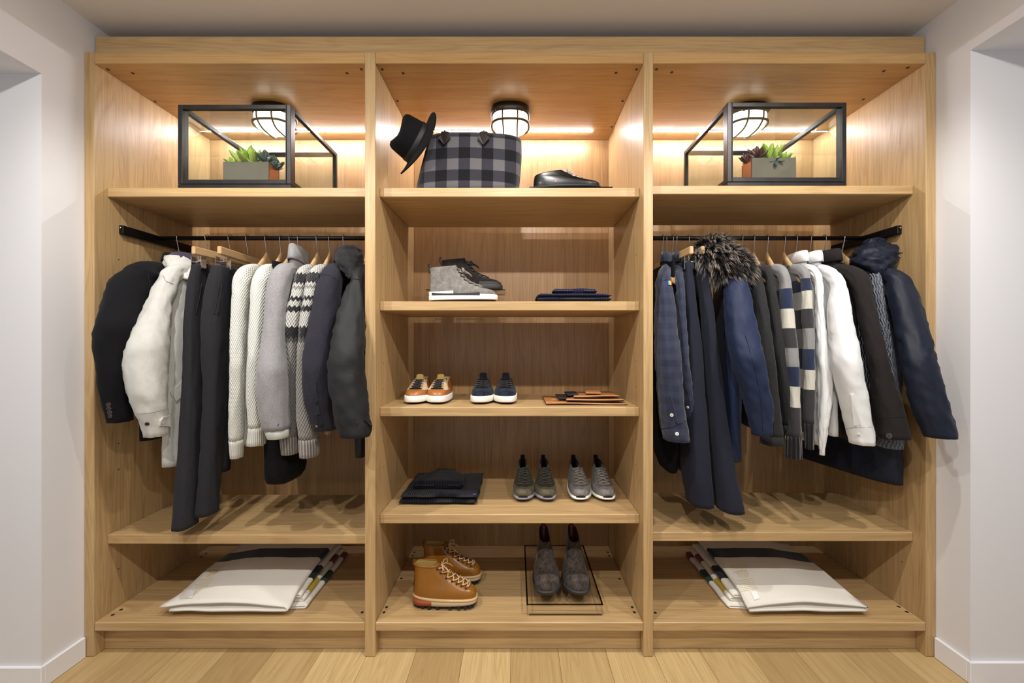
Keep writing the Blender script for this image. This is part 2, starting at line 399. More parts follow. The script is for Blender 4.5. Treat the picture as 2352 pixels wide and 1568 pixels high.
def ell(cx, cy, z, rx, ry, n=32, ex=2.3):
    r = []
    for k in range(n):
        a = 2*PI*k/n+PI/2; c, s = math.cos(a), math.sin(a)
        r.append(Vector((cx+math.copysign(abs(c)**(2/ex), c)*rx, cy+math.copysign(abs(s)**(2/ex), s)*ry, z)))
    return r
def wrinkle(rings, amp, seed, fz=14, fa=1.3, puff=0):
    out = []
    N = len(rings)
    for i, r in enumerate(rings):
        c = sum(r, Vector())/len(r); rr = []
        for k, v in enumerate(r):
            d = Vector((v.x-c.x, v.y-c.y, 0)); L = d.length
            if L > 1e-6:
                a = 2*PI*k/len(r)
                p = Vector((math.cos(a)*fa+seed*3.1, math.sin(a)*fa+v.x*2, v.z*fz+math.sin(a)*1.2))
                h = .7*noise.noise(p*.6)+.8*noise.noise(p*1.7+Vector((9, 1, 4)))+.45*noise.noise(p*4+Vector((2, 5, 8)))
                q_ = Vector((p.x*1.3, p.y*1.3, (v.z+.6*(v.x+v.y))*fz*1.1))
                h = h-max(0, .32-abs(noise.noise(q_+Vector((3, 7, 1)))))*3.2
                if puff: h += puff*noise.noise(Vector((math.cos(a)*.8+seed, math.sin(a)*.8, v.z*5)))
                v = v+d/L*min(amp*h, L*.5)
            rr.append(v)
        out.append(rr)
    return out
def traced(rows, ys, k=1.5, step=10, lim=None, n=32, ex=2.3):
    """rows: (py, left, right) silhouettes; ys: depth table over 0..1. A flattened tube whose outline is those rows."""
    out = []; py0, py1 = rows[0][0], rows[-1][0]
    m = max(2, int((py1-py0)/step))
    for i in range(m+1):
        py = py0+(py1-py0)*i/m
        j = 0
        while j < len(rows)-2 and rows[j+1][0] < py: j += 1
        f = (py-rows[j][0])/(rows[j+1][0]-rows[j][0])
        _, l, r = cr(rows, j+f)
        y = pl(ys, i/m); s = sc(y); cx = ((l+r)/2-VX)*s; z = CZ+(VY-py)*s; wd = max(.002, (r-l)/2*s)
        tan = abs(cx)/(D+y)
        rx = wd/math.sqrt(1+k*k*tan*tan)
        out.append((cx, y, z, rx, rx*k))
    return out
def tube_part(name, tr, m, par, cap=.03, amp=.003, seed=0, end='open', n=32, fz=14, puff=0, lining=None, ex=2.3, fa=1.3, pre=None):
    rings = list(pre) if pre else []
    if cap:
        cx, y, z, rx, ry = tr[0]
        for q in range(1, 7):
            a = PI/2*(1-q/7); rings.append(ell(cx, y, z+cap*math.sin(a), rx*math.cos(a), ry*math.cos(a), n, ex))
    for (cx, y, z, rx, ry) in tr: rings.append(ell(cx, y, z, rx, ry, n, ex))
    if amp: rings = wrinkle(rings, amp, seed, fz, fa, puff)
    if end == 'open':
        cx, y, z, rx, ry = tr[-1]; last = rings[-1]; c = sum(last, Vector())/n
        rings.append([c+(v-c)*.93+Vector((0, 0, -.001)) for v in last]); rings.append([c+(v-c)*.86+Vector((0, 0, .003)) for v in last])
        rings.append([c+(v-c)*.8+Vector((0, 0, .04)) for v in last])
    V, Fc, UV = loft(rings)
    return mk(name, V, Fc, m, par, uv=UV)
def body_part(name, X, shear, m, par, zn, hem, hysh=.20, hyhem=.22, hxsh=.026, hxhem=.034, slope=.06, neck=.085, amp=.003, seed=1, yc=YR, n=44, fz=6, twist=0, hemslant=0, puff=0, dz=.025):
    rings = []; zsh = zn-slope
    tab = []
    for q in range(7):
        t = q/6; tab.append((zn-slope*t, lerp(neck, hysh, t**.85), lerp(.016, hxsh, t**.6)))
    N = max(8, int((zsh-hem)/dz))
    for q in range(1, N+1):
        t = q/N; tab.append((lerp(zsh, hem, t), lerp(hysh, hyhem, min(1, t*1.5)) , lerp(hxsh, hxhem, t)))
    for (z, hy, hx) in tab:
        r = ell(0, 0, z, hx, hy, n, 2.6)
        rings.append([Vector((v.x, v.y, v.z)) for v in r])
    rings = wrinkle(rings, amp, seed, fz, 1.6, puff)
    rings = [[Vector((X+v.x+shear*v.y, yc+v.y, v.z+(hemslant*v.y if i == len(rings)-1 else 0))) for v in r] for i, r in enumerate(rings)]
    last = rings[-1]; c = sum(last, Vector())/n
    rings.append([c+(v-c)*.95 for v in last]); rings.append([c+(v-c)*.9+Vector((0, 0, .05)) for v in last])
    V, Fc, UV = loft(rings)
    return mk(name, V, Fc, m, par, uv=UV)
def shoulder(X, shear, zn, tr, n=32, ex=2.3, y0=.09):
    p0 = Vector((X-shear*y0, YR-y0, zn-.028)); cx, y, z, rx, ry = tr[0]
    p2 = Vector((cx, y, z)); p1 = Vector((cx, y+.012, max(z+.02, min(zn-.04, z+.05)))); out = []
    for i in range(10):
        t = i/10; c = p0*(1-t)**2+p1*2*t*(1-t)+p2*t*t; ph = PI/2*(1-t)**1.1
        r1 = lerp(.024, rx, t**.8); r2 = lerp(.03, ry, t)
        e2 = Vector((0, math.cos(ph), -math.sin(ph)))
        rr = []
        for k in range(n):
            a = 2*PI*k/n+PI/2; cc, s_ = math.cos(a), math.sin(a)
            rr.append(c+Vector((math.copysign(abs(cc)**(2/ex), cc)*r1, 0, 0))+e2*math.copysign(abs(s_)**(2/ex), s_)*r2)
        out.append(rr)
    return out
def shirt_like(name, label, cat, px, rows, m, ys=((0, .10), (.15, .06), (.5, .0), (1, .02)), k=1.5, zn=None, hem=1.0, group=None, amp=.003, seed=0, bodyargs={}, sleeveargs={}, cuff=None, X=None, far=True, hangerlabel=None):
    X = HX(px) if X is None else X
    t = thing(name, label, cat, (X, YR, hem), 0, group)
    tr = traced(rows, ys, k)
    i = min(3, len(tr)-1)
    shear = (tr[i][0]-X)/(tr[i][1]-YR)
    shear = max(-.55, min(.55, shear))
    zn = ZR-.146 if zn is None else zn
    bm_ = bodyargs.pop('mat', m); bodyargs.setdefault('hysh', max(.16, YR-tr[0][1]-.01))
    body = body_part('body', X, shear, bm_, t, zn, hem, amp=amp, seed=seed+11, **bodyargs)
    sm = sleeveargs.pop('mat', m)
    if cuff:
        cut = CZ+0; nc = cuff[0]
        main, cf = tr[2:-nc], tr[-nc-1:]
        sl = tube_part('sleeve', main, sm, t, cap=0, pre=shoulder(X, shear, zn, main), amp=amp, seed=seed, end='none', **sleeveargs)
        g = cuff[2] if len(cuff) > 2 else 1.0
        tube_part('cuff', [(a, b, c, d*g, e_*g) for a, b, c, d, e_ in cf], cuff[1], t, cap=0, amp=amp*.4, seed=seed)
    else:
        sl = tube_part('sleeve', tr[2:], sm, t, cap=0, pre=shoulder(X, shear, zn, tr[2:]), amp=amp, seed=seed, **sleeveargs)
    if far:
        fy = YR+.205; ft = []
        for q in range(14):
            u = q/13; z = lerp(tr[2][2], max(hem, tr[-1][2]+.02), u)
            ft.append((X+shear*(fy-YR), fy+.02*math.sin(u*PI), z, .026, .034-.008*u))
        tube_part('sleeve', ft, sm, t, amp=amp*.6, seed=seed+3, n=20)
    hanger(px, math.atan(-shear) if True else 0, label=hangerlabel or ('wooden hanger holding the '+label.split(' ', 0)[0]), X=X, group='wooden hangers on the rails')
    return t, body, sl, tr, X, shear
def tree_of(o):
    me = o.data; b = root_of(o).location
    return BVHTree.FromPolygons([v.co+b for v in me.vertices], [p.vertices[:] for p in me.polygons])
def pick(o, px, py):
    T = tree_of(o); org = Vector((0, -D, CZ)); d = (P(px, py, 0)-org).normalized()
    h = T.ray_cast(org, d)
    if h[0] is None: 
        h = T.find_nearest(P(px, py, .0))
    n = h[1]
    if n.dot(d) > 0: n = -n
    return h[0], n
def disc(name, c, n, r, t, m, par, seg=16, holes=0, hm=None, rim=.0):
    n = n.normalized(); a = n.orthogonal().normalized(); b = n.cross(a)
    rings = []
    for (rr, h) in ((r, 0), (r, t*.7), (r*.9, t), (r*.62, t*.75 if rim else t), (r*.1, t*.7 if rim else t)):
        rings.append([c+(a*math.cos(2*PI*q/seg)+b*math.sin(2*PI*q/seg))*rr+n*h for q in range(seg)])
    V, Fc, UV = loft(rings); o = mk(name, V, Fc, m, par)
    if holes:
        for q in range(holes):
            an = 2*PI*q/holes+.6
            cc = c+(a*math.cos(an)+b*math.sin(an))*r*.3
            mk('thread_hole', *tubeg([cc+n*t*.6, cc+n*t*.95], r*.13, 6), hm or M['cap'], o)
    return o
def patch(name, o, pts, m, par, lift=.0025, thick=.002):
    """a flat sewn piece following the surface: pts are photo pixels of its outline"""
    V = []; ns = []
    for (px, py) in pts:
        c, n = pick(o, px, py); V.append(c+n*lift); ns.append(n)
    nn = sum(ns, Vector()).normalized(); N = len(V)
    VV = [v+nn*thick for v in V]+[v-nn*(lift+.001) for v in V]
    Fc = [list(range(N))]+[list(range(N, 2*N))[::-1]]+[[i, N+i, N+(i+1) % N, (i+1) % N] for i in range(N)]
    return mk(name, VV, Fc, m, par, False)
def seam(name, o, pts, m, par, r=.0011, lift=.0006):
    out = []
    for i in range(len(pts)-1):
        for q in range(6):
            f = q/6; px = lerp(pts[i][0], pts[i+1][0], f); py = lerp(pts[i][1], pts[i+1][1], f)
            c, n = pick(o, px, py); out.append(c+n*lift)
    c, n = pick(o, *pts[-1]); out.append(c+n*lift)
    return mk(name, *tubeg(out, r, 5), m, par)
def collar(name, X, shear, zn, m, par, rx=.045, ry=.07, h=.05, lean=.0, roll=.012, amp=.001, fold=.6):
    rings = []
    for (f, dz, g) in ((1.0, -.065, 1), (.98, -.03, 1), (1, 0, 1), (.97, h*.6, 1), (.95, h, 1), (1.06, h*1.03, 1), (1.16, h*fold, 1), (1.22, h*.1, 1), (1.15, h*.05, 1)):
        r = ell(0, 0, 0, rx*f, ry*f, 28, 2.2)
        rings.append([Vector((X+v.x+shear*v.y, YR+v.y, zn+dz+lean*v.y)) for v in r])
    rings = wrinkle(rings, amp, 3)
    V, Fc, UV = loft(rings, False, False)
    return mk(name, V, Fc, m, par, uv=UV)
# fabrics
M['blazer'] = fabric('black_wool', (12, 12, 16), (18, 18, 23), 420, sheen=.03, crease=3)
M['parka_light'] = fabric('stone_cotton', (206, 206, 200), (198, 197, 192), 30, weave=700, bump=.2, sheen=.1, crease=9)
M['lining'] = fabric('plum_quilted_lining', (62, 54, 78), None, bump=.5, rough=.5)
M['charcoal'] = fabric('charcoal_flannel', (32, 32, 35), (46, 46, 51), 500, sheen=.03, crease=3)
M['knit_white'] = knit('off_white_moss_knit', (232, 233, 226), (190, 190, 182))
M['rib_white'] = knit('off_white_rib', (226, 226, 220), (186, 184, 176), 220, mode='rib', bump=.5)
M['grey_melange'] = fabric('grey_melange_wool', (164, 162, 164), (126, 124, 128), 330, bump=.3, crease=3)
M['pale_cuff'] = fabric('pale_lining', (205, 210, 204), None, bump=.1)
M['grey_rib'] = knit('grey_rib', (172, 166, 160), (104, 98, 94), 150, mode='rib', bump=1)
M['navy_wool'] = fabric('dark_navy_wool', (33, 32, 41), (50, 49, 60), 380, sheen=.05, crease=3)
M['shell_dark'] = fabric('charcoal_shell', (33, 33, 35), None, weave=1200, bump=.12, rough=.62, sheen=.02, spec=.25, crease=10)
M['sherpa'] = fabric('black_sherpa', (24, 24, 26), (44, 43, 46), 240, weave=260, bump=1.0, sheen=.1)
M['black_knit'] = fabric('black_jersey', (9, 9, 12), None, sheen=.02)
M['thread'] = plain('dark_seam', (24, 24, 28), .9); M['thread_l'] = plain('pale_seam', (150, 150, 146), .9)
M['button_dark'] = plain('dark_horn_button', (66, 62, 60), .3); M['button_white'] = plain('white_button', (235, 232, 220), .3)
M['snap'] = plain('gunmetal_snap', (70, 68, 70), .35, .8)
# chambray with a faint check
t = NT('indigo_check_cotton'); u, v, _ = t.sep(t.coord('UV'))[:3]
cu = t.math('GREATER_THAN', t.math('SINE', t.math('MULTIPLY', u, 150)), .1); cv = t.math('GREATER_THAN', t.math('SINE', t.math('MULTIPLY', v, 120)), .1)
ck = t.math('MULTIPLY_ADD', cv, .13, t.math('MULTIPLY', cu, .09)); nz = t.noise(t.coord(), 420, 3)
col = t.mix(t.math('ADD', ck, t.math('MULTIPLY_ADD', nz, .5, -.05)), lin((27, 31, 48)), lin((68, 75, 100)))
t.bump(t.math('ADD', nz, t.math('MULTIPLY', t.noise(t.coord(), 70, 3), 1.2)), .3, .0015); M['chambray'] = t.fin(col, .85, 0, .2, .2)
M['navy_trouser'] = fabric('midnight_wool', (27, 29, 41), (36, 38, 51), 420, sheen=.04, crease=3)
M['parka_blue'] = fabric('bright_navy_shell', (27, 37, 66), (31, 42, 71), 40, weave=1200, bump=.15, rough=.6, sheen=.04, spec=.25, crease=10)
M['char_knit'] = fabric('charcoal_fleece', (34, 33, 35), (52, 51, 53), 300, weave=400, bump=.5, sheen=.06)
M['white_cotton'] = fabric('white_oxford_cotton', (236, 237, 238), None, weave=1000, bump=.12, sheen=.05, crease=12)
M['coat_dark'] = fabric('brown_black_wool', (33, 29, 29), (44, 39, 38), 420, bump=.3, sheen=.04, crease=3)
M['parka_navy'] = fabric('midnight_shell', (18, 24, 40), (22, 29, 46), 40, weave=1100, bump=.15, rough=.55, sheen=.02, spec=.28, crease=11)
t = NT('marled_navy_cable'); u, v, _ = t.sep(t.coord('UV'))[:3]
cab = t.math('SINE', t.math('ADD', t.math('MULTIPLY', u, 420), t.math('MULTIPLY', t.math('SINE', t.math('MULTIPLY', v, 150)), 1.4)))
nz = t.noise(t.mapping(t.coord('UV'), (600, 260, 1)), 1, 2, .7)
col = t.ramp(nz, [(.45, lin((34, 46, 80))), (.60, lin((206, 212, 222)))])
col = t.mix(t.math('MULTIPLY_ADD', cab, .25, .3), col, lin((30, 40, 70)), 'MIX'); t.bump(cab, 1, .004); M['marl'] = t.fin(col, .95, 0, .1, .2)
def stripes(name, zs, cols):                 # wool stripes at real heights
    t = NT(name); z = t.sep(t.n('ShaderNodeNewGeometry').outputs['Position'])[2]
    z0, z1 = .6, 1.8
    f = t.math('MULTIPLY_ADD', z, 1/(z1-z0), -z0/(z1-z0))
    st = [(0.0, lin(cols[-1]))]
    zz = sorted(zip(zs, cols), key=lambda q: q[0])          # bottom of each band upwards
    for zb, c in zz: st.append(((zb-z0)/(z1-z0), lin(c)))
    col = t.ramp(f, st, 'CONSTANT'); nz = t.noise(t.coord(), 340, 3, .7)
    col = t.mix(t.math('MULTIPLY_ADD', nz, .5, -.08), col, (.02, .02, .025)); t.bump(nz, .4, .0015)
    return t.fin(col, .95, 0, .1, .3)
G_, N_, C_, K_, B_ = (150, 148, 148), (40, 50, 78), (220, 216, 202), (60, 58, 60), (24, 24, 27)
def zat(py, y=.03): return CZ+(VY-py)*sc(y)
M['stripe1'] = stripes('striped_wool_a', [zat(p) for p in (660, 708, 754, 800, 844, 890, 936, 985)], [G_, N_, C_, K_, G_, N_, C_, K_])
M['stripe2'] = stripes('striped_wool_b', [zat(p) for p in (635, 665, 710, 755, 803, 850, 897, 940)], [G_, N_, C_, K_, G_, N_, C_, K_])
M['rib_black'] = knit('black_rib', (32, 31, 36), (12, 12, 15), 130, mode='rib', bump=1)
# nordic pattern: heather grey with black and white bands at real heights
t = NT('nordic_yoke_knit'); pos = t.n('ShaderNodeNewGeometry').outputs['Position']; u, v, _ = t.sep(t.coord('UV'))[:3]; z = t.sep(pos)[2]
zig = t.math('PINGPONG', t.math('MULTIPLY', u, 40), .5)
zz = t.math('ADD', z, t.math('MULTIPLY_ADD', zig, .022, -.0055))
f = t.math('MULTIPLY_ADD', zz, 1/.5, -1.3/.5)
W_, GB = (214, 212, 206), (150, 146, 142)
def q(py): return max(.001, (zat(py, .04)-1.3)/.5)
col = t.ramp(f, [(0, lin(GB)), (q(786), lin((90, 88, 86))), (q(776), lin((34, 33, 36))), (q(750), lin(W_)), (q(716), lin((34, 33, 36))), (q(703), lin(W_)), (q(690), lin((34, 33, 36))), (q(681), lin(W_)), (q(662), lin((150, 146, 142))), (q(655), lin(W_)), (q(648), lin((40, 39, 42))), (q(622), lin(W_))], 'CONSTANT')
moss = t.math('MULTIPLY', t.math('SINE', t.math('MULTIPLY', u, 150*PI)), t.math('SINE', t.math('MULTIPLY', v, 100*PI)))
col = t.mix(t.math('MULTIPLY_ADD', moss, -.22, .22), col, (.03, .03, .03)); t.bump(moss, .8, .003); M['nordic'] = t.fin(col, .95, 0, .1, .3)

# ---- left bay
L = {}
Xb = -1.655
L['blazer'] = shirt_like('blazer', 'black wool blazer with four cuff buttons, first on the left rail', 'blazer', 405,
  [(606, 318, 372), (640, 258, 362), (690, 238, 345), (775, 215, 322), (850, 221, 312), (905, 229, 308), (967, 243, 308)], M['blazer'],
  ys=((0, .085), (.1, .05), (.4, -.05), (.7, -.06), (1, -.03)), k=1.15, hem=.88, amp=.004, seed=1, X=Xb, bodyargs=dict(hxsh=.035, hxhem=.045, slope=.065), hangerlabel='wooden hanger inside the black blazer at the left end')
t_, bd, sl, tr, X, sh = L['blazer']
collar('collar', X, sh, ZR-.135, M['blazer'], t_, .03, .085, .045)
for (px, py) in ((250, 929), (251, 938), (253, 947), (254, 955)):
    c, n = pick(sl, px, py); disc('button', c, n, .0085, .004, M['button_dark'], t_, holes=4, rim=1)
seam('lapel_seam', sl, [(340, 598+30), (345, 660)], M['thread'], t_)
L['parka'] = shirt_like('hooded_parka', 'light stone hooded parka with buttoned cuff tab beside the black blazer', 'parka', 440,
  [(622, 372, 424), (655, 352, 410), (700, 332, 396), (760, 304, 392), (815, 285, 389), (870, 287, 388), (920, 300, 388), (960, 316, 389), (1000, 331, 388)], M['parka_light'],
  ys=((0, .09), (.12, .05), (.45, -.04), (.75, -.05), (1, -.02)), k=1.1, hem=.772, amp=.005, seed=4, X=-1.515, bodyargs=dict(hxsh=.04, hxhem=.05, hyhem=.245, hysh=.215, slope=.06), hangerlabel='wooden hanger inside the stone parka')
t_, bd, sl, tr, X, sh = L['parka']
hood = [(592, 378, 452), (604, 376, 458), (618, 380, 468), (632, 392, 476), (645, 408, 478)]
hd = tube_part('hood', traced(hood, ((0, .22), (1, .17)), 1.2, 4), M['parka_light'], t_, cap=.004, amp=.006, seed=9, end='none', fz=30, fa=2.2)
lt = traced([(583, 396, 446), (590, 386, 452), (598, 384, 456)], ((0, .23), (1, .22)), 1.2, 4)
tube_part('hood_lining', lt, M['lining'], t_, cap=.006, amp=.004, seed=2, end='none', fz=40)
patch('cuff_tab', sl, [(366, 966), (372, 958), (388, 955), (388, 979), (366, 977)], M['parka_light'], t_, .004)
c, n = pick(sl, 338, 973); disc('snap_button', c, n, .0075, .003, M['snap'], t_, rim=1)
c, n = pick(sl, 373, 970); disc('snap_button', c, n, .006, .003, M['parka_light'], t_, rim=1)
seam('cuff_seam', sl, [(314, 950), (345, 948), (386, 938)], M['thread_l'], t_)
seam('shoulder_seam', sl, [(374, 632), (380, 645), (398, 652)], M['thread_l'], t_)
patch('pocket_flap', bd, [(392, 905), (404, 921), (420, 908), (422, 870), (392, 900)], M['parka_light'], t_, .004)
def trousers(name, label, px, near, m, ysn, far, ysf, nearend, group=None, hlabel=''):
    X = HX(px); t = thing(name, label, 'trousers', (X, YR, .6), 0, group)
    tn = traced(near, ysn, 1.5); tf = traced(far, ysf, 1.2)
    l2 = tube_part('leg', tf, m, t, cap=.01, amp=.003, seed=px, fz=5, ex=2.6)
    l1 = tube_part('leg', tn, m, t, cap=.01, amp=.003, seed=px+3, fz=5, ex=2.6)
    # waistband spans both legs along the depth
    Xn = tn[0][0]; yn = tn[0][1]; shear = (Xn-X)/(yn-YR)
    zt = tn[0][2]
    rings = []
    for (dz, g) in ((.012, .9), (.016, 1), (0, 1.05), (-.016, 1.05), (-.022, 1), (-.07, 1.1), (-.14, 1.2)):
        r = ell(0, 0, zt+dz, .019*g, .185, 60, 3)
        rr = []
        for k, v in enumerate(r):
            gth = .002*math.sin(v.y*420) if dz > -.03 and dz < .014 else 0
            rr.append(Vector((X+v.x*(1+gth*40)+shear*v.y, YR+v.y, v.z)))
        rings.append(rr)
    V, Fc, UV = loft(rings[:5]); wb = mk('waistband', V, Fc, m, t, uv=UV)
    V, Fc, UV = loft(rings[4:]); mk('seat', V, Fc, m, t, uv=UV)
    hanger(px, math.atan(-shear), True, hlabel, .205, 'clip hangers')
    return t, l1, l2
t_, l1, l2 = trousers('trousers', 'charcoal flannel trousers clipped beside the stone parka', 530,
  [(612, 440, 476), (650, 430, 474), (740, 423, 468), (900, 418, 466), (1040, 409, 462), (1150, 400, 458), (1208, 395, 456)], M['charcoal'], ((0, .13), (.3, .10), (1, .02)),
  [(650, 470, 508), (900, 468, 500), (1100, 458, 490)], ((0, .34), (1, .36)), 435, hlabel='clip hanger holding the charcoal trousers nearest the parka')
seam('pocket_slit', l1, [(463, 652), (457, 690), (450, 722)], M['thread'], t_, .0022)
t_, l1, l2 = trousers('trousers', 'charcoal flannel trousers clipped beside the white sweaters', 569,
  [(615, 487, 528), (650, 476, 530), (730, 464, 528), (900, 467, 520), (1000, 463, 512), (1120, 455, 506), (1178, 449, 503)], M['charcoal'], ((0, .11), (.3, .08), (1, .06)),
  [(650, 520, 552), (900, 512, 545), (1080, 500, 530)], ((0, .34), (1, .36)), 482, hlabel='clip hanger holding the charcoal trousers beside the white sweaters')
seam('pocket_slit', l1, [(503, 652), (498, 690), (492, 722)], M['thread'], t_, .0022); seam('pocket_slit', l1, [(510, 655), (505, 690), (500, 722)], M['thread'], t_, .0015)
KY = ((0, .10), (.12, .07), (.5, .03), (1, .05))
def sweater(name, label, px, rows, m, cm, nc, seed, hl, hem, ys=KY, cat='sweater', neckm=None, **ba):
    r = shirt_like(name, label, cat, px, rows, m, ys=ys, k=1.35, hem=hem, amp=.0022, seed=seed, cuff=(nc, cm, 1.0), bodyargs=dict(hxsh=.025, hxhem=.03, **ba), sleeveargs=dict(fz=8), hangerlabel=hl)
    t_, bd, sl, tr, X, sh = r
    rings = []
    for (f, dz) in ((1.0, -.02), (1.02, .0), (.98, .014), (.9, .016), (.86, .0)):
        rings.append([Vector((X+v.x+sh*v.y, YR+v.y, ZR-.148+dz+(abs(v.y)*-.2))) for v in ell(0, 0, 0, .028*f, .085*f, 28)])
    V, Fc, UV = loft(rings, False, False); mk('neckband', V, Fc, neckm or cm, t_, uv=UV)
    return r
sweater('knit_sweater', 'off-white moss-stitch sweater beside the charcoal trousers', 612, [(626, 541, 592), (650, 534, 578), (740, 529, 568), (900, 526, 562), (1000, 525, 561), (1050, 528, 559)], M['knit_white'], M['rib_white'], 4, 21, 'wooden hanger of the off-white sweater nearest the trousers', .86)
sweater('knit_sweater', 'off-white moss-stitch sweater touching the grey wool jacket', 645, [(626, 583, 628), (660, 577, 618), (800, 569, 608), (900, 566, 605), (985, 570, 610), (1020, 567, 612)], M['knit_white'], M['rib_white'], 4, 25, 'wooden hanger of the off-white sweater beside the grey jacket', .86)
r = shirt_like('wool_jacket', 'grey melange wool jacket with stand collar and pale cuff lining', 'jacket', 686, [(612, 632, 676), (640, 618, 672), (680, 611, 664), (770, 602, 655), (870, 588, 662), (940, 594, 666), (985, 604, 668), (1004, 611, 667)], M['grey_melange'],
  ys=((0, .10), (.15, .06), (.6, -.02), (1, .0)), k=1.2, hem=.90, amp=.003, seed=31, cuff=(2, M['pale_cuff'], .9), bodyargs=dict(hxsh=.028, hxhem=.034), hangerlabel='wooden hanger of the grey wool jacket')
t_, bd, sl, tr, X, sh = r
collar('collar', X, sh, ZR-.135, M['grey_melange'], t_, .03, .09, .075, fold=.3, lean=-.12)
c, n = pick(sl, 638, 975); mk('cuff_mark', *tubeg([c+n*.001+Vector((-.004, 0, .004)), c+n*.001+Vector((0, 0, -.006)), c+n*.001+Vector((.004, 0, .004))], .0014, 5), M['snap'], t_)
sweater('nordic_sweater', 'grey nordic sweater with black and white yoke beside the grey jacket', 729, [(628, 683, 712), (650, 674, 706), (720, 657, 700), (770, 652, 695), (850, 650, 690), (950, 648, 690), (1003, 643, 689), (1040, 646, 688)], M['nordic'], M['grey_rib'], 4, 41, 'wooden hanger of the nordic sweater beside the grey jacket', .93, ys=((0, .12), (.12, .09), (.5, .08), (1, .09)))
sweater('nordic_sweater', 'grey nordic sweater with black and white yoke beside the dark wool jacket', 757, [(628, 712, 740), (650, 702, 734), (720, 690, 724), (780, 684, 716), (850, 681, 716), (950, 681, 725), (1010, 686, 733), (1046, 688, 734)], M['nordic'], M['grey_rib'], 4, 45, 'wooden hanger of the nordic sweater beside the dark jacket', .93, ys=((0, .09), (.12, .06), (.5, .03), (1, .05)))
r = shirt_like('wool_jacket', 'dark navy wool jacket with snap cuff beside the nordic sweaters', 'jacket', 790, [(622, 748, 790), (650, 728, 786), (720, 714, 778), (800, 700, 768), (860, 695, 764), (920, 701, 772), (985, 720, 777)], M['navy_wool'],
  ys=((0, .11), (.15, .08), (.6, .0), (1, .02)), k=1.2, hem=.93, amp=.003, seed=51, bodyargs=dict(hxsh=.026, hxhem=.03), hangerlabel='wooden hanger of the dark navy wool jacket')
t_, bd, sl, tr, X, sh = r
collar('collar', X, sh, ZR-.135, M['navy_wool'], t_, .03, .09, .06)
seam('shoulder_seam', sl, [(738, 630), (755, 632), (770, 640)], M['thread'], t_)
patch('cuff_placket', sl, [(712, 880), (726, 876), (735, 950), (724, 955)], M['navy_wool'], t_, .003)
patch('cuff_tab', sl, [(727, 954), (764, 946), (768, 980), (729, 984)], M['navy_wool'], t_, .003)
for p in ((727, 923), (738, 975)):
    c, n = pick(sl, *p); disc('snap_button', c, n, .008, .004, M['thread'], t_)
c, n = pick(sl, 728, 978); disc('snap_button', c, n, .005, .004, M['chrome'], t_, rim=1)
ct = [(a, b, c, d*.6, e_*.6) for a, b, c, d, e_ in traced([(976, 735, 768), (996, 742, 764)], ((0, .05), (1, .05)), 1, 8)]
tube_part('knit_cuff', ct, M['grey_rib'], t_, cap=0, amp=0)
r = shirt_like('sherpa_parka', 'charcoal shell parka with black sherpa collar against the divider', 'parka', 832, [(628, 815, 842), (660, 796, 841), (720, 774, 840), (790, 760, 838), (850, 752, 840), (900, 757, 846), (960, 770, 852), (1000, 780, 853)], M['shell_dark'],
  ys=((0, .09), (.15, .03), (.5, -.085), (1, -.11)), k=1.0, hem=.80, amp=.006, seed=61, X=-.735, far=True, bodyargs=dict(hxsh=.03, hxhem=.035, hyhem=.2), hangerlabel='wooden hanger of the sherpa-collared parka')
t_, bd, sl, tr, X, sh = r
tube_part('sherpa_collar', traced([(575, 778, 834), (590, 770, 836), (606, 773, 836), (622, 784, 836), (640, 800, 836)], ((0, .17), (1, .10)), .9, 4), M['sherpa'], t_, cap=.025, amp=.008, seed=5, end='none', fz=30, fa=2)
patch('cuff_tab', sl, [(836, 966), (851, 949), (853, 978), (846, 976)], M['shell_dark'], t_, .005, .003)
c, n = pick(sl, 821, 970); disc('snap_button', c, n, .006, .003, M['snap'], t_, rim=1)
seam('shoulder_seam', sl, [(797, 656), (812, 640), (828, 642)], M['thread'], t_)
# hems seen below the sleeves
def hem_garment(label, px, rows, ys, X, hl, m='black_knit'):
    t = thing('folded_trousers', label, 'trousers', (X, YR, .8), 0)
    tr = traced(rows, ys, 1.6, 12)
    top = [(X, YR, ZR-.14, .014, .15)]
    mid = [(lerp(X, tr[0][0], q/8), lerp(YR, tr[0][1], q/8), lerp(ZR-.14, tr[0][2], q/8), lerp(.014, tr[0][3], q/8), lerp(.15, tr[0][4], q/8)) for q in range(1, 8)]
    tube_part('folded_leg', top+mid+tr, M[m], t, cap=.006, amp=.003, seed=px, ex=3)
    hanger(px, 0, label=hl, X=X, group='wooden hangers on the rails', span=.17)
hem_garment('black trousers hanging folded below the grey jacket cuff', 668, [(1000, 612, 690), (1060, 613, 700), (1085, 614, 700), (1098, 618, 690)], ((0, .16), (1, .17)), HX(668), 'wooden hanger of the folded black trousers')
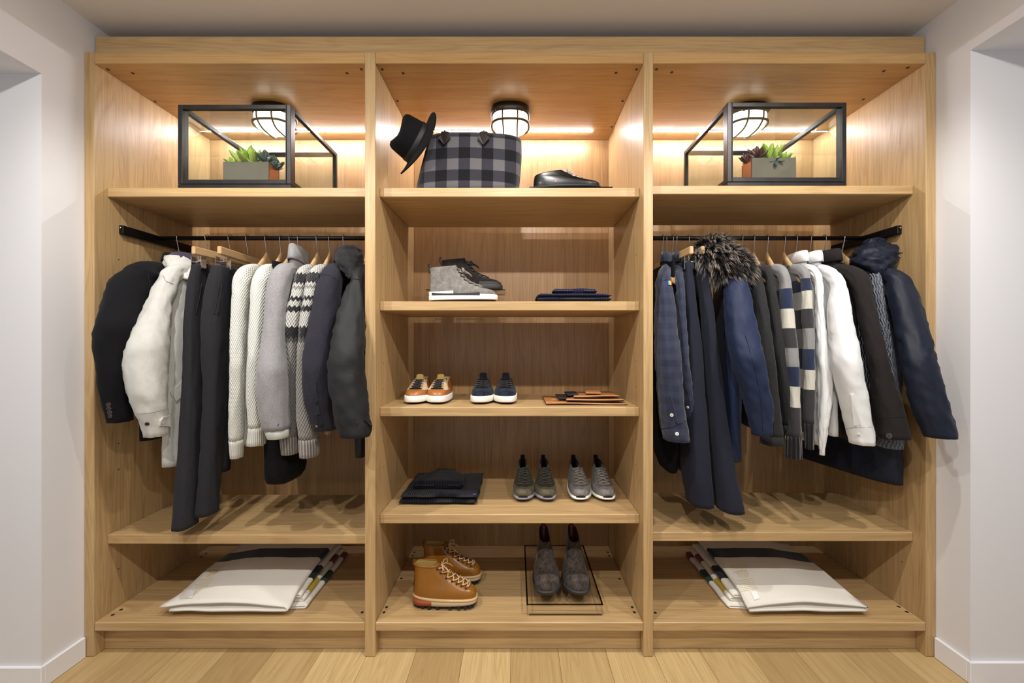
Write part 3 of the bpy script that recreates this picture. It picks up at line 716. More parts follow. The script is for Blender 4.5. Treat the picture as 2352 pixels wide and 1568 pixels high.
# ---- right bay
def rs(*a, **k): return shirt_like(*a, **k)
SY = ((0, .10), (.12, .07), (.5, .03), (1, .05))
t_, bd, sl, tr, X, sh = rs('checked_shirt', 'indigo checked shirt with rainbow tag and white cuff buttons beside the divider', 'shirt', 1512, [(634, 1502, 1538), (660, 1505, 1545), (720, 1504, 1553), (800, 1503, 1562), (900, 1508, 1570), (960, 1513, 1577), (1008, 1521, 1585)], M['chambray'],
  ys=SY, k=1.3, hem=.93, amp=.005, seed=71, X=.742, bodyargs=dict(hxsh=.024, hxhem=.028), hangerlabel='wooden hanger of the rainbow-tagged shirt')
collar('collar', X, sh, ZR-.135, M['chambray'], t_, .028, .08, .05)
seam('shoulder_seam', sl, [(1524, 645), (1532, 642), (1540, 646)], M['thread'], t_)
for i, rgb in enumerate(((214, 40, 60), (236, 140, 30), (240, 220, 60), (60, 180, 90), (40, 150, 220), (50, 60, 170))):
    x0 = 1541.5-i*1.5
    patch('rainbow_tag', sl, [(x0, 646), (x0+.8, 654), (x0-.7, 655), (x0-1.5, 645)], plain('tag_%d' % i, rgb, .7), t_, .002, .0015)
patch('cuff_placket', sl, [(1530, 910), (1541, 908), (1558, 972), (1540, 962)], M['chambray'], t_, .002)
seam('cuff_seam', sl, [(1519, 985), (1545, 980), (1578, 965)], M['thread'], t_)
for p in ((1543, 953), (1555, 996)):
    c, n = pick(sl, *p); disc('button', c, n, .0075, .003, M['button_white'], t_, holes=4, rim=1)
t_, bd, sl, tr, X, sh = rs('checked_shirt', 'indigo checked shirt tucked beside the first navy trousers', 'shirt', 1528, [(636, 1546, 1568), (660, 1553, 1572), (760, 1556, 1579), (850, 1560, 1586), (920, 1570, 1594), (1000, 1580, 1602)], M['chambray'],
  ys=((0, .12), (.12, .09), (.5, .06), (1, .08)), k=1.3, hem=.95, amp=.004, seed=75, X=.79, bodyargs=dict(hxsh=.02, hxhem=.024), hangerlabel='wooden hanger of the shirt beside the navy trousers')
collar('collar', X, sh, ZR-.135, M['chambray'], t_, .028, .08, .05)
seam('cuff_seam', sl, [(1583, 968), (1590, 966), (1598, 968)], M['thread'], t_)
c, n = pick(sl, 1580, 935); disc('button', c, n, .006, .003, M['button_white'], t_)
hem_garment('black trousers hanging folded below the checked shirts', 1520, [(1005, 1503, 1556), (1040, 1504, 1556), (1070, 1515, 1556), (1082, 1530, 1553)], ((0, .2), (1, .2)), .72, 'wooden hanger of the black trousers below the checked shirts')
t_, l1, l2 = trousers('trousers', 'midnight navy trousers clipped beside the checked shirt', 1544,
  [(608, 1568, 1589), (650, 1566, 1595), (760, 1570, 1608), (900, 1566, 1618), (1000, 1564, 1626), (1090, 1566, 1633), (1154, 1576, 1638)], M['navy_trouser'], ((0, .14), (.3, .12), (1, .09)),
  [(650, 1545, 1575), (900, 1552, 1585), (1080, 1560, 1590)], ((0, .36), (1, .36)), 1580, hlabel='clip hanger holding the navy trousers beside the checked shirt')
t_, l1, l2 = trousers('trousers', 'midnight navy trousers clipped beside the blue fur-hooded parka', 1581,
  [(610, 1599, 1622), (650, 1603, 1630), (720, 1608, 1641), (850, 1616, 1656), (980, 1624, 1672), (1090, 1632, 1691), (1166, 1640, 1709)], M['navy_trouser'], ((0, .12), (.3, .09), (1, .05)),
  [(650, 1580, 1612), (900, 1595, 1630), (1080, 1605, 1640)], ((0, .36), (1, .36)), 1622, hlabel='clip hanger holding the navy trousers beside the blue parka')
# blue parka with a fur hood
t_, bd, sl, tr, X, sh = rs('fur_hooded_parka', 'bright navy down parka with a dark fur-trimmed hood', 'parka', 1655, [(645, 1664, 1712), (665, 1662, 1722), (740, 1664, 1737), (820, 1676, 1756), (900, 1699, 1770), (960, 1716, 1776), (998, 1726, 1773)], M['parka_blue'],
  ys=((0, .07), (.12, .03), (.5, -.05), (1, -.03)), k=1.0, hem=.79, amp=.005, seed=81, X=1.03, bodyargs=dict(hxsh=.045, hxhem=.05, hyhem=.235, puff=.6), sleeveargs=dict(fz=18, puff=.2), hangerlabel='wooden hanger hidden under the fur hood')
seam('sleeve_seam', sl, [(1712, 770), (1735, 850), (1748, 920), (1752, 990)], M['thread'], t_)
hoodtr = traced([(572, 1602, 1676), (590, 1596, 1702), (610, 1606, 1718), (628, 1630, 1718), (640, 1656, 1706)], ((0, .17), (1, .09)), .8, 4)
M['underfur'] = plain('dark_underfur', (20, 17, 17), .9)
hd = tube_part('hood', hoodtr, M['underfur'], t_, cap=.045, amp=.008, seed=6, end='none', fz=20)
t = NT('silver_fox_fur'); u, v, _ = t.sep(t.coord('UV'))[:3]
M['fur'] = t.fin(t.ramp(t.math('ADD', v, t.math('MULTIPLY', u, .0)), [(0, lin((22, 18, 18))), (.42, lin((40, 34, 33))), (.60, lin((190, 178, 168))), (.85, lin((168, 156, 148))), (1, lin((40, 34, 34)))]), .5, 0, .3)
def fur(par, base, count, seed):
    rnd = random.Random(seed); me = base.data; b = root_of(base).location
    polys = [p for p in me.polygons]; V = []; Fc = []; UV = []
    wts = [p.area for p in polys]
    for p in rnd.choices(polys, wts, k=count):
        c = Vector(p.center)+b; n = Vector(p.normal)
        vs_ = [me.vertices[i].co for i in p.vertices]
        a, bb = rnd.random(), rnd.random(); c = c+(vs_[0]-Vector(p.center))*(a-.5)+(vs_[1]-Vector(p.center))*(bb-.5)
        clump = noise.noise_vector(c*22)
        g = Vector((0.35, -.3, -2.2))+clump*.55
        L = rnd.uniform(.036, .066)*(1.25 if rnd.random() < .1 else 1)
        d = (n*.75+Vector((0, -.15, .1))+clump*.35).normalized(); w = rnd.uniform(.0007, .0013)
        side = d.cross(Vector((rnd.uniform(-1, 1), rnd.uniform(-1, 1), rnd.uniform(-1, 1)))).normalized()
        pts = [c-n*.003]; pp = c-n*.003; dd = d
        for q in range(5):
            pp = pp+dd*L/5; dd = (dd+g*.20).normalized(); pts.append(pp)
        tip = rnd.uniform(.0, .45) if noise.noise(c*30+Vector((4, 4, 4))) > -.12 else .46
        i0 = len(V)
        for q, pt in enumerate(pts):
            ww = w*(1-(q/5)**2*.9); s2 = d.cross(side)
            for an in (0, 2.1, 4.2): V.append(pt+(side*math.cos(an)+s2*math.sin(an))*ww)
        for q in range(5):
            for e_ in range(3):
                Fc.append([i0+q*3+e_, i0+q*3+(e_+1) % 3, i0+q*3+3+(e_+1) % 3, i0+q*3+3+e_])
                v0, v1 = q/5*(1-tip*1.0), (q+1)/5*(1-tip*1.0); UV.append([(0, v0), (0, v0), (0, v1), (0, v1)])
    return tag(mk('fur_trim', V, Fc, M['fur'], par, uv=UV), 'dark silver-tipped fur trim', kind='stuff')
fur(t_, hd, 8000, 3)
SK = ((0, .11), (.12, .08), (.5, .05), (1, .06))
def sw(label, px, rows, m, cm, nc, seed, hl, hem, X, ys=SK, name='fleece_sweater', cat='sweater', **k):
    r = shirt_like(name, label, cat, px, rows, m, ys=ys, k=1.3, hem=hem, amp=.0025, seed=seed, X=X, cuff=(nc, cm, 1.0), bodyargs=dict(hxsh=.022, hxhem=.026, **k), sleeveargs=dict(fz=8), hangerlabel=hl)
    t_, bd, sl, tr, X, sh = r; rings = []
    for (f, dz) in ((1.0, -.02), (1.02, .0), (.98, .014), (.9, .016), (.86, .0)):
        rings.append([Vector((X+v.x+sh*v.y, YR+v.y, ZR-.148+dz+(abs(v.y)*-.2))) for v in ell(0, 0, 0, .028*f, .085*f, 28)])
    V, Fc, UV = loft(rings, False, False); mk('neckband', V, Fc, cm, t_, uv=UV)
    return r
sw('charcoal fleece sweater right beside the blue parka', 1704, [(622, 1722, 1748), (650, 1724, 1754), (720, 1730, 1767), (880, 1742, 1786), (985, 1748, 1797), (1019, 1745, 1798)], M['char_knit'], M['char_knit'], 2, 91, 'wooden hanger of the charcoal sweater beside the fur hood', .93, None)
sw('charcoal fleece sweater right beside the striped sweaters', 1731, [(620, 1756, 1774), (650, 1758, 1780), (720, 1764, 1792), (820, 1776, 1806), (900, 1788, 1818), (965, 1796, 1824), (997, 1800, 1823)], M['char_knit'], M['char_knit'], 2, 95, 'wooden hanger of the charcoal sweater beside the stripes', .95, None, ys=((0, .12), (.12, .09), (.5, .07), (1, .07)))
sw('grey, navy and cream striped sweater touching the charcoal sweaters', 1762, [(618, 1782, 1812), (650, 1790, 1817), (720, 1790, 1824), (820, 1797, 1834), (900, 1806, 1838), (1000, 1802, 1841), (1050, 1800, 1842)], M['stripe1'], M['rib_black'], 5, 101, 'wooden hanger of the striped sweater beside the charcoal sweaters', .92, None, name='striped_sweater')
sw('grey, navy and cream striped sweater touching the white shirts', 1801, [(616, 1834, 1858), (650, 1839, 1864), (720, 1841, 1868), (800, 1843, 1871), (900, 1844, 1872), (960, 1845, 1871), (1030, 1848, 1870)], M['stripe2'], M['rib_black'], 6, 105, 'wooden hanger of the striped sweater beside the white shirts', .92, None, name='striped_sweater')
t_, bd, sl, tr, X, sh = rs('white_shirt', 'narrow white cotton shirt beside the striped sweaters', 'shirt', 1828, [(622, 1862, 1886), (650, 1868, 1890), (720, 1872, 1894), (800, 1873, 1906), (900, 1875, 1914), (960, 1874, 1905), (1044, 1880, 1895)], M['white_cotton'],
  ys=((0, .13), (.12, .10), (.5, .07), (1, .09)), k=1.2, hem=.86, amp=.004, seed=111, bodyargs=dict(hxsh=.022, hxhem=.03), hangerlabel='wooden hanger of the narrow white shirt')
collar('collar', X, sh, ZR-.135, M['white_cotton'], t_, .028, .085, .055)
t_, bd, sl, tr, X, sh = rs('white_shirt', 'white cotton shirt with a broad sleeve beside the dark wool coat', 'shirt', 1860, [(636, 1908, 1942), (660, 1906, 1947), (715, 1900, 1956), (800, 1904, 1972), (870, 1914, 1985), (960, 1935, 2001), (1018, 1947, 2011)], M['white_cotton'],
  ys=((0, .09), (.12, .05), (.5, -.01), (1, .01)), k=1.1, hem=.9, amp=.004, seed=115, bodyargs=dict(hxsh=.024, hxhem=.03), hangerlabel='wooden hanger of the broad-sleeved white shirt')
collar('collar', X, sh, ZR-.135, M['white_cotton'], t_, .03, .085, .055)
seam('cuff_seam', sl, [(1940, 985), (1965, 981), (2003, 980)], M['thread_l'], t_, .0008)
patch('cuff_placket', sl, [(1954, 905), (1962, 904), (1978, 975), (1962, 977)], M['white_cotton'], t_, .002)
for p in ((1961, 953), (1972, 998)):
    c, n = pick(sl, *p); disc('button', c, n, .006, .003, M['button_white'], t_, holes=4, rim=1)
t_, bd, sl, tr, X, sh = rs('wool_coat', 'brown-black wool coat with one cuff button between white shirt and marled cardigan', 'coat', 1893, [(628, 1940, 1996), (660, 1955, 2003), (720, 1968, 2016), (800, 1985, 2036), (880, 1996, 2056), (950, 2004, 2080), (1004, 2013, 2092)], M['coat_dark'],
  ys=((0, .08), (.12, .05), (.5, -.0), (1, -.01)), k=1.1, hem=.88, amp=.004, seed=121, bodyargs=dict(hxsh=.03, hxhem=.036), hangerlabel='wooden hanger of the brown-black wool coat')
collar('collar', X, sh, ZR-.135, M['coat_dark'], t_, .032, .095, .062)
c, n = pick(sl, 2043, 1001); disc('button', c, n, .011, .005, M['button_dark'], t_, holes=4, rim=1)
seam('cuff_seam', sl, [(2018, 960), (2045, 958), (2080, 956)], M['thread'], t_)
r = shirt_like('cable_cardigan', 'navy marled cable-knit cardigan behind the dark wool coat', 'cardigan', 1935, [(622, 1985, 2023), (650, 1992, 2028), (700, 2002, 2036), (780, 2012, 2050), (850, 2020, 2060), (900, 2026, 2068), (960, 2030, 2077), (1026, 2012, 2075)], M['marl'],
  ys=((0, .12), (.12, .10), (.5, .06), (1, .06)), k=1.2, hem=.9, amp=.003, seed=131, cuff=(3, M['marl'], 1.0), bodyargs=dict(hxsh=.026, hxhem=.032), hangerlabel='wooden hanger of the marled cardigan')
t_, bd, sl, tr, X, sh = rs('navy_parka', 'midnight navy hooded parka at the right end of the rail', 'parka', 1975, [(632, 2040, 2088), (660, 2034, 2104), (720, 2046, 2122), (780, 2060, 2140), (860, 2072, 2160), (940, 2092, 2184), (1003, 2118, 2200)], M['parka_navy'],
  ys=((0, .07), (.12, .03), (.5, -.075), (1, -.12)), k=.85, hem=.70, amp=.005, seed=141, X=1.60, bodyargs=dict(hxsh=.045, hxhem=.055, hyhem=.26, puff=.4), sleeveargs=dict(fz=16, puff=.2), hangerlabel='wooden hanger inside the navy parka at the right end')
tube_part('hood', traced([(556, 1985, 2032), (570, 1962, 2054), (590, 1950, 2064), (606, 1955, 2062), (625, 1975, 2048), (640, 2000, 2040)], ((0, .19), (1, .11)), .9, 4), M['parka_navy'], t_, cap=.02, amp=.016, seed=8, end='none', fz=26, fa=2.0)
# ------------------------------------------------------------------ shoes
def rubber(name, rgb, rough=.6): return plain(name, rgb, rough, bump=.1, bscale=500)
def suede(name, a, b): 
    t = NT(name); f = t.noise(t.coord(), 45, 5, .7); t.bump(t.noise(t.coord(), 900, 2), .25, .0008)
    return t.fin(t.ramp(f, [(.35, lin(a)), (.65, lin(b))]), .95, 0, .15, .08)
def leather(name, rgb, rough=.32, var=.12): return plain(name, rgb, rough, 0, .5, bump=.12, bscale=420, var=var, coat=.15)
class Shoe:
    N = 44
    def __init__(s, name, label, cat, loc, rz, L, W, slices, mirror=1, group=None, hn=.80):
        s.L, s.W, s.sl, s.mir, s.hn = L, W, slices, mirror, hn
        s.t = thing(name, label, cat, loc, rz, group)
    def outline(s, xh, xt, hw, zr, zf_, z=None, off=0):
        out = []; L = s.L
        for k in range(s.N):
            a = 2*PI*k/s.N; c, d = math.cos(a), math.sin(a); ex = 2/(2.45 if c < 0 else 2.9)
            u = math.copysign(abs(c)**ex, c); v = math.copysign(abs(d)**ex, d)
            x = xh+(xt-xh)*(u+1)/2; f = max(0, min(1, x/L))
            wf = lerp(s.hn, 1, sstep(.15, .68, f))*lerp(1, .93, sstep(.8, 1, f))
            bend = .010*math.sin(PI*f*1.0)*(1 if f < .5 else 1)-.006*sstep(.6, 1, f)
            y = (hw*v*wf+bend*(f-.4)*1.5)*s.mir
            t = (u+1)/2
            out.append(Vector((x, y, zr+(zf_-zr)*t)))
        return out
    def ring(s, q):
        zr, zf_, xh, xt, hw = cr(s.sl, q); return s.outline(xh*s.L, xt*s.L, hw*s.W/2, zr, zf_)
    def at(s, q, ang, off=0):                    # a point on the upper; ang 0 = front centre line
        r = s.ring(q); a = (ang % 360)/360*s.N; i = int(a) % s.N; f = a-int(a)
        p = r[i].lerp(r[(i+1) % s.N], f)
        if off:
            c = sum(r, Vector())/s.N; r2 = s.ring(min(len(s.sl)-1, q+.3)); t1 = (r[(i+1) % s.N]-r[i]); t2 = r2[i]-r[i]
            n = t1.cross(t2); n = n.normalized() if n.length > 1e-9 else Vector((0, 0, 1))
            if n.dot(p-c+Vector((0, 0, .02))) < 0: n = -n
            p = p+n*off
        return p
    def part(s, name, V, Fc, m, smooth=True, par=None): return mk(name, V, Fc, m, par or s.t, smooth, world=False)
    def upper(s, m, lining, top=None, sub=4):
        q1 = len(s.sl)-1; rings = [s.ring(i/sub) for i in range(q1*sub+1)]
        last = rings[-1]; c = sum(last, Vector())/s.N
        V, Fc, UV = loft(rings+[[c+(v-c)*.96+Vector((0, 0, .002)) for v in last]], False, False); up = s.part('upper', V, Fc, m)
        ins = [[c+(v-c)*f+Vector((0, 0, dz)) for v in last] for f, dz in ((.965, .0025), (.90, .001), (.85, -.01), (.80, -.05), (.6, -.055))]
        V, Fc, UV = loft(ins, False, True); s.part('lining', V, Fc, lining); return up
    def overlay(s, name, q0, q1, a0, a1, m, off=.0012, nq=10, na=10, curve=0):
        V = []; 
        for i in range(nq+1):
            for j in range(na+1):
                f = j/na; q = lerp(q0, q1, i/nq)+curve*(1-(2*f-1)**2)*(i/nq); V.append(s.at(max(0, q), lerp(a0, a1, f), off))
        Fc = [[i*(na+1)+j, i*(na+1)+j+1, (i+1)*(na+1)+j+1, (i+1)*(na+1)+j] for i in range(nq) for j in range(na)]
        return s.part(name, V, Fc, m)
    def sole(s, name, tab, m, hw=1.0, extra=0, closed=True):
        """tab: (z_rear, z_front, heel, toe, width) rings of the sole"""
        V, Fc, UV = loft([s.outline(a[2]*s.L-extra, a[3]*s.L+extra, a[4]*s.W/2*hw, a[0], a[1]) for a in tab]); return s.part(name, V, Fc, m)
    def laces(s, qs, ang, m, r=.0022, cross=True, spread=0, name='laces', off=.002):
        mb = MB(); n = len(qs)
        for i, q in enumerate(qs):
            a = ang+spread*i/max(1, n-1)
            if cross and i < n-1:
                a2 = ang+spread*(i+1)/max(1, n-1)
                for sg in (1, -1):
                    mb.add(*tubeg([s.at(lerp(q, qs[i+1], k/8), lerp(sg*a, -sg*a2, k/8), off+r*(1.6 if sg > 0 else .6)+.0015*math.sin(PI*k/8)) for k in range(9)], r, 6))
            if (not cross) or i == 0:
                mb.add(*tubeg([s.at(q, lerp(-a, a, k/8), off+r*.6+.001*math.sin(PI*k/8)) for k in range(9)], r, 6))
        return s.part(name, mb.V, mb.F, m)
    def bow(s, q, m, r=.0022, size=.03):
        c = s.at(q, 0, .006); mb = MB()
        for sg in (1, -1):
            mb.add(*tubeg([c, c+Vector((.006, sg*size*.5, .012)), c+Vector((.014, sg*size, .006)), c+Vector((.018, sg*size*.8, -.006)), c+Vector((.008, sg*size*.3, -.002)), c], r, 6))
            mb.add(*tubeg([c, c+Vector((.012, sg*size*.3, .002)), c+Vector((.03, sg*size*.55, -.008)), c+Vector((.045, sg*size*.6, -.02))], r*.9, 6))
        mb.add(*tubeg([c+Vector((0, -.005, 0)), c+Vector((0, .005, 0))], r*2, 7))
        return s.part('bow', mb.V, mb.F, m)
    def eyelets(s, qs, ang, m, r=.0035, spread=0, name='eyelet'):
        for i, q in enumerate(qs):
            for sg in (1, -1):
                a = sg*(ang+spread*i/max(1, len(qs)-1)); c = s.at(q, a, .0012); c2 = s.at(q, a, .004); 
                s.part(name, *tubeg([c, c2], r, 8), m)
    def tongue(s, q, m, h=.03, w=18, lean=.012):
        V = []; na = 8
        for i in range(5):
            for j in range(na+1):
                a = lerp(-w, w, j/na); p = s.at(q-.6+min(i, 2)*.3, a, -.001 if i < 2 else .0)
                if i > 2: p = p+Vector((-lean*.3*(i-2), 0, h*(i-2)/2*(1-.25*abs(2*j/na-1)**3)))
                V.append(p)
        n = len(V); V += [v+Vector((-.006, 0, .001)) for v in V]
        Fc = [[i*(na+1)+j, i*(na+1)+j+1, (i+1)*(na+1)+j+1, (i+1)*(na+1)+j] for i in range(4) for j in range(na)]
        Fc += [[n+k for k in f[::-1]] for f in Fc]
        edge = list(range(4*(na+1), 5*(na+1))); Fc += [[edge[j], edge[j+1], n+edge[j+1], n+edge[j]] for j in range(na)]
        return s.part('tongue', V, Fc, m)
    def tab(s, m, h=.02, w=.008):
        p = s.at(len(s.sl)-1, 180); rr = [p+Vector((-.001, 0, -.02)), p+Vector((-.007, 0, -.004)), p+Vector((-.008, 0, h*.7)), p+Vector((-.004, 0, h)), p+Vector((.001, 0, h*.75)), p+Vector((.004, 0, -.008))]
        V = []
        for q in rr: V += [q+Vector((0, -w, 0)), q+Vector((0, w, 0)), q+Vector((.0016, w, .0008)), q+Vector((.0016, -w, .0008))]
        Fc = [[i*4+k, i*4+(k+1) % 4, i*4+4+(k+1) % 4, i*4+4+k] for i in range(5) for k in range(4)]+[[0, 1, 2, 3], [20, 21, 22, 23]]
        return s.part('pull_tab', V, Fc, m)
LOW = [(.026, .026, .01, .985, .94), (.045, .044, .0, .975, .95), (.058, .056, .0, .94, .91), (.066, .064, .004, .86, .85), (.074, .076, .01, .77, .77), (.083, .088, .015, .68, .70), (.092, .098, .02, .60, .64), (.100, .104, .02, .54, .60)]
def low_sole(S, white, dark, h=.028):
    S.sole('outsole', [(0, .004, .04, .94, .86), (.004, .008, .01, .98, .97), (.010, .012, .0, .995, 1.0)], dark)
    S.sole('midsole', [(.008, .010, -.005, 1.0, 1.01), (.012, .014, -.01, 1.01, 1.03), (h-.004, h, -.01, 1.01, 1.03), (h+.002, h+.004, 0, 1.0, 1.0)], white)
M['white_rubber'] = rubber('white_rubber', (238, 236, 230)); M['black_rubber'] = rubber('black_rubber', (20, 20, 22))
M['tan'] = leather('tan_leather', (165, 104, 54)); M['beige_suede'] = suede('beige_suede', (186, 160, 122), (208, 184, 146)); M['tan_lining'] = fabric('mustard_lining', (176, 148, 84)); M['lace_dark'] = fabric('dark_laces', (38, 32, 34))
M['oxblood'] = leather('oxblood_leather', (92, 52, 36))
M['navy_suede'] = suede('navy_suede', (19, 23, 32), (38, 47, 61)); M['navy_black'] = suede('black_navy_suede', (16, 17, 22), (28, 30, 36)); M['black_lining'] = fabric('black_lining', (14, 13, 15))
TF = -PI/2                                    # toe towards the room
z3 = SH['C3']
def shoepos(px, toe_y, z): return ((px-VX)*sc(toe_y+.02), toe_y, z)
def tan_sneaker(px, mir, label, rz=0):
    L_ = .285; x, ty, z = shoepos(px, .125, z3)
    S = Shoe('sneaker', label, 'shoe', (x, ty+L_, z+.0005), TF+rz, L_, .112, LOW, mir, 'tan leather sneakers')
    low_sole(S, M['white_rubber'], M['black_rubber'], .034); S.upper(M['tan'], M['tan_lining'])
    S.overlay('heel_panel', 2.0, 6.9, 120, 240, M['oxblood'])
    for sg in (1, -1):
        V = []; tab = [(2.2, 44, 66), (2.6, 32, 66), (3.2, 18, 62), (4, 16, 58), (5, 16, 60), (6, 17, 70), (6.9, 18, 84)]
        for q, a0, a1 in [(lerp(tab[i][0], tab[i+1][0], f/4), lerp(tab[i][1], tab[i+1][1], f/4), lerp(tab[i][2], tab[i+1][2], f/4)) for i in range(6) for f in range(4)]+[tab[-1]]:
            for j in range(7): V.append(S.at(q, sg*lerp(a0, a1, j/6), .0016))
        n = len(V)//7; S.part('eyestay', V, [[i*7+j, i*7+j+1, (i+1)*7+j+1, (i+1)*7+j] for i in range(n-1) for j in range(6)], M['beige_suede'])
    S.tongue(6.6, M['tan_lining'], .024, 22); S.overlay('tongue_panel', 3.0, 6.8, -22, 22, M['oxblood'], .0005)
    S.laces([3.1, 3.8, 4.5, 5.2, 5.9], 27, M['lace_dark'], .0026, cross=False); S.laces([3.1, 3.8, 4.5, 5.2, 5.9], 15, M['lace_dark'], .0024)
    S.eyelets([6.5], 42, M['black_lining'], .004); return S
tan_sneaker(948, 1, 'left tan leather sneaker with beige eyestay on the middle shelf', .02); tan_sneaker(1004, -1, 'right tan leather sneaker with beige eyestay on the middle shelf', -.02)
def navy_sneaker(px, mir, label):
    L_ = .285; x, ty, z = shoepos(px, .125, z3)
    S = Shoe('sneaker', label, 'shoe', (x, ty+L_, z+.0005), TF, L_, .110, LOW, mir, 'navy suede sneakers')
    low_sole(S, M['white_rubber'], M['black_rubber'], .033); S.upper(M['navy_black'], M['black_lining'])
    S.overlay('toe_vamp', .2, 3.1, -62, 62, M['navy_suede'], .0012, curve=.6)
    S.tongue(6.8, M['navy_black'], .030, 24)
    S.laces([3.4, 4.1, 4.8, 5.5, 6.2], 32, M['black_lining'], .0026, cross=False); S.laces([3.4, 4.1, 4.8, 5.5], 28, M['lace_dark'], .0024); return S
navy_sneaker(1104, 1, 'left navy suede sneaker with white sole on the middle shelf'); navy_sneaker(1161, -1, 'right navy suede sneaker with white sole on the middle shelf')
# runners on the fourth shelf
RUN = [(.026, .022, .02, .97, .90), (.045, .040, .0, .975, .94), (.062, .052, .0, .95, .90), (.074, .060, .004, .87, .84), (.088, .074, .008, .78, .76), (.102, .090, .012, .68, .68), (.114, .102, .018, .59, .60), (.124, .107, .02, .53, .54), (.130, .108, .02, .51, .52)]
M['olive'] = suede('olive_suede', (44, 41, 32), (66, 61, 48)); M['olive_toe'] = suede('olive_suede_toe', (80, 75, 59), (104, 97, 78)); M['grey_suede'] = suede('grey_suede', (84, 80, 78), (118, 113, 110)); M['grey_toe'] = suede('grey_suede_toe', (104, 101, 99), (138, 134, 131))
M['lilac_foam'] = rubber('lilac_grey_midsole', (138, 134, 142)); M['lace_olive'] = fabric('olive_laces', (58, 54, 44)); M['lace_grey'] = fabric('taupe_laces', (132, 122, 112))
z4 = SH['C4']
def runner(px, mir, up, toe, mid, lace, label, group, ty=.175):
    L_ = .285; x, ty, z = shoepos(px, ty, z4)
    S = Shoe('runner', label, 'shoe', (x, ty+L_, z+.0005), TF, L_, .112, RUN, mir, group, hn=.72)
    S.sole('outsole', [(0, .010, .06, .88, .80), (.004, .012, .02, .95, .93), (.010, .016, .0, .985, .98)], M['black_rubber'])
    S.sole('midsole', [(.009, .015, -.005, .99, .99), (.014, .018, -.012, 1.0, 1.02), (.026, .022, -.012, .995, 1.02), (.032, .026, 0, .985, .98)], mid)
    S.overlay('toe_bumper', -.3, .5, -16, 16, M['black_rubber'], .006, curve=.2)
    S.upper(up, M['black_lining']); S.overlay('toe_cap', .2, 2.6, -68, 68, toe, .0012, curve=.4); S.overlay('heel_collar', 5.6, 8, 118, 242, M['black_lining'], .001)
    seamp = [S.at(2.3+.45*math.cos(math.radians(a*1.1)), a, .0018) for a in range(-62, 63, 6)]; S.part('toe_stitching', *tubeg(seamp, .0009, 5), lace)
    S.tongue(6.9, up, .014, 20); S.laces([3.6, 4.2, 4.8, 5.4, 6.0, 6.6], 26, lace, .0024); S.laces([3.5, 4.1, 4.7, 5.3, 5.9], 28, lace, .0024, cross=False); S.tab(M['black_lining'], .016, .011)
    for sg in (1, -1):
        S.part('eyestay_ear', *tubeg([S.at(6.4, sg*34, .003), S.at(7.2, sg*33, .006), S.at(7.8, sg*34, .01)], [.006, .008, .004], 8), up)
for px, mir, lb in ((1203, 1, 'left'), (1256, -1, 'right')): runner(px, mir, M['olive'], M['olive_toe'], M['lilac_foam'], M['lace_olive'], lb+' olive suede running shoe beside the folded black knits', 'olive running shoes')
for px, mir, lb in ((1335, 1, 'left'), (1393, -1, 'right')): runner(px, mir, M['grey_suede'], M['grey_toe'], M['white_rubber'], M['lace_grey'], lb+' grey suede running shoe with white sole on the fourth shelf', 'grey running shoes')
# high sneakers on the second shelf
HI = [(.030, .026, .0, .985, .94), (.045, .044, .0, .97, .95), (.060, .056, .002, .91, .90), (.072, .064, .004, .80, .84), (.088, .076, .008, .67, .76), (.106, .094, .012, .56, .70), (.124, .116, .012, .49, .66), (.138, .136, .008, .45, .64), (.146, .150, .004, .42, .62), (.149, .160, .0, .40, .60)]
z2 = SH['C2']
M['smoke_suede'] = suede('smoke_grey_suede', (104, 100, 96), (136, 131, 127)); M['black_suede'] = suede('black_brown_suede', (24, 20, 20), (40, 34, 33)); M['lace_round'] = fabric('grey_round_laces', (150, 142, 128)); M['dark_grey_rubber'] = rubber('dark_grey_rubber', (40, 39, 39))
def hi_sneaker(loc, up, mid, lace, label, name='high_top_sneaker', white=True):
    S = Shoe(name, label, 'shoe', loc, 0, .30, .104, HI, 1, None)
    S.sole('outsole', [(0, .005, .02, .95, .9), (.004, .008, .0, .985, .98), (.010, .012, -.002, .992, 1.0)], M['black_rubber'])
    S.sole('midsole', [(.008, .010, -.008, 1.0, 1.01), (.012, .014, -.014, 1.01, 1.03), (.028, .028, -.014, 1.01, 1.03), (.034, .033, -.004, 1.0, 1.0)], mid)
    S.upper(up, M['black_lining']); 
    if white:
        for sg in (1, -1):
            S.overlay('heel_wedge', .1, 1.2, sg*100, sg*180, M['white_rubber'], .004, curve=-.2); S.overlay('midfoot_band', -.1, .8, sg*66, sg*150, M['dark_grey_rubber'], .005, curve=-.3)
    else: S.overlay('toe_band', -.1, 1.0, -80, 80, M['dark_grey_rubber'], .0025)
    S.part('side_seam', *tubeg([S.at(.2+k*.5, -(84-k*1.5), .001) for k in range(9)], .0009, 5), lace)
    S.tongue(8.3, up, .012, 22); S.eyelets([4.4, 5.2, 6.0, 6.8, 7.5], 30, M['snap'], .004); S.laces([3.2, 3.8, 4.4, 5.2, 6.0, 6.8, 7.5], 28, lace, .0026); S.bow(7.0, lace, .0028, .032); S.tab(M['black_lining'], .022, .007)
    return S
x = (986-VX)*sc(.1); hi_sneaker((x, .113, z2+.0005), M['smoke_suede'], M['white_rubber'], M['lace_round'], 'grey suede high-top sneaker with white sole at the shelf edge')
rz_ = .072
hi_sneaker(((1012-VX)*sc(.29), .31, z2+rz_+.001), M['black_suede'], M['dark_grey_rubber'], M['black_lining'], 'black suede high-top sneaker standing on the small clear riser', white=False)
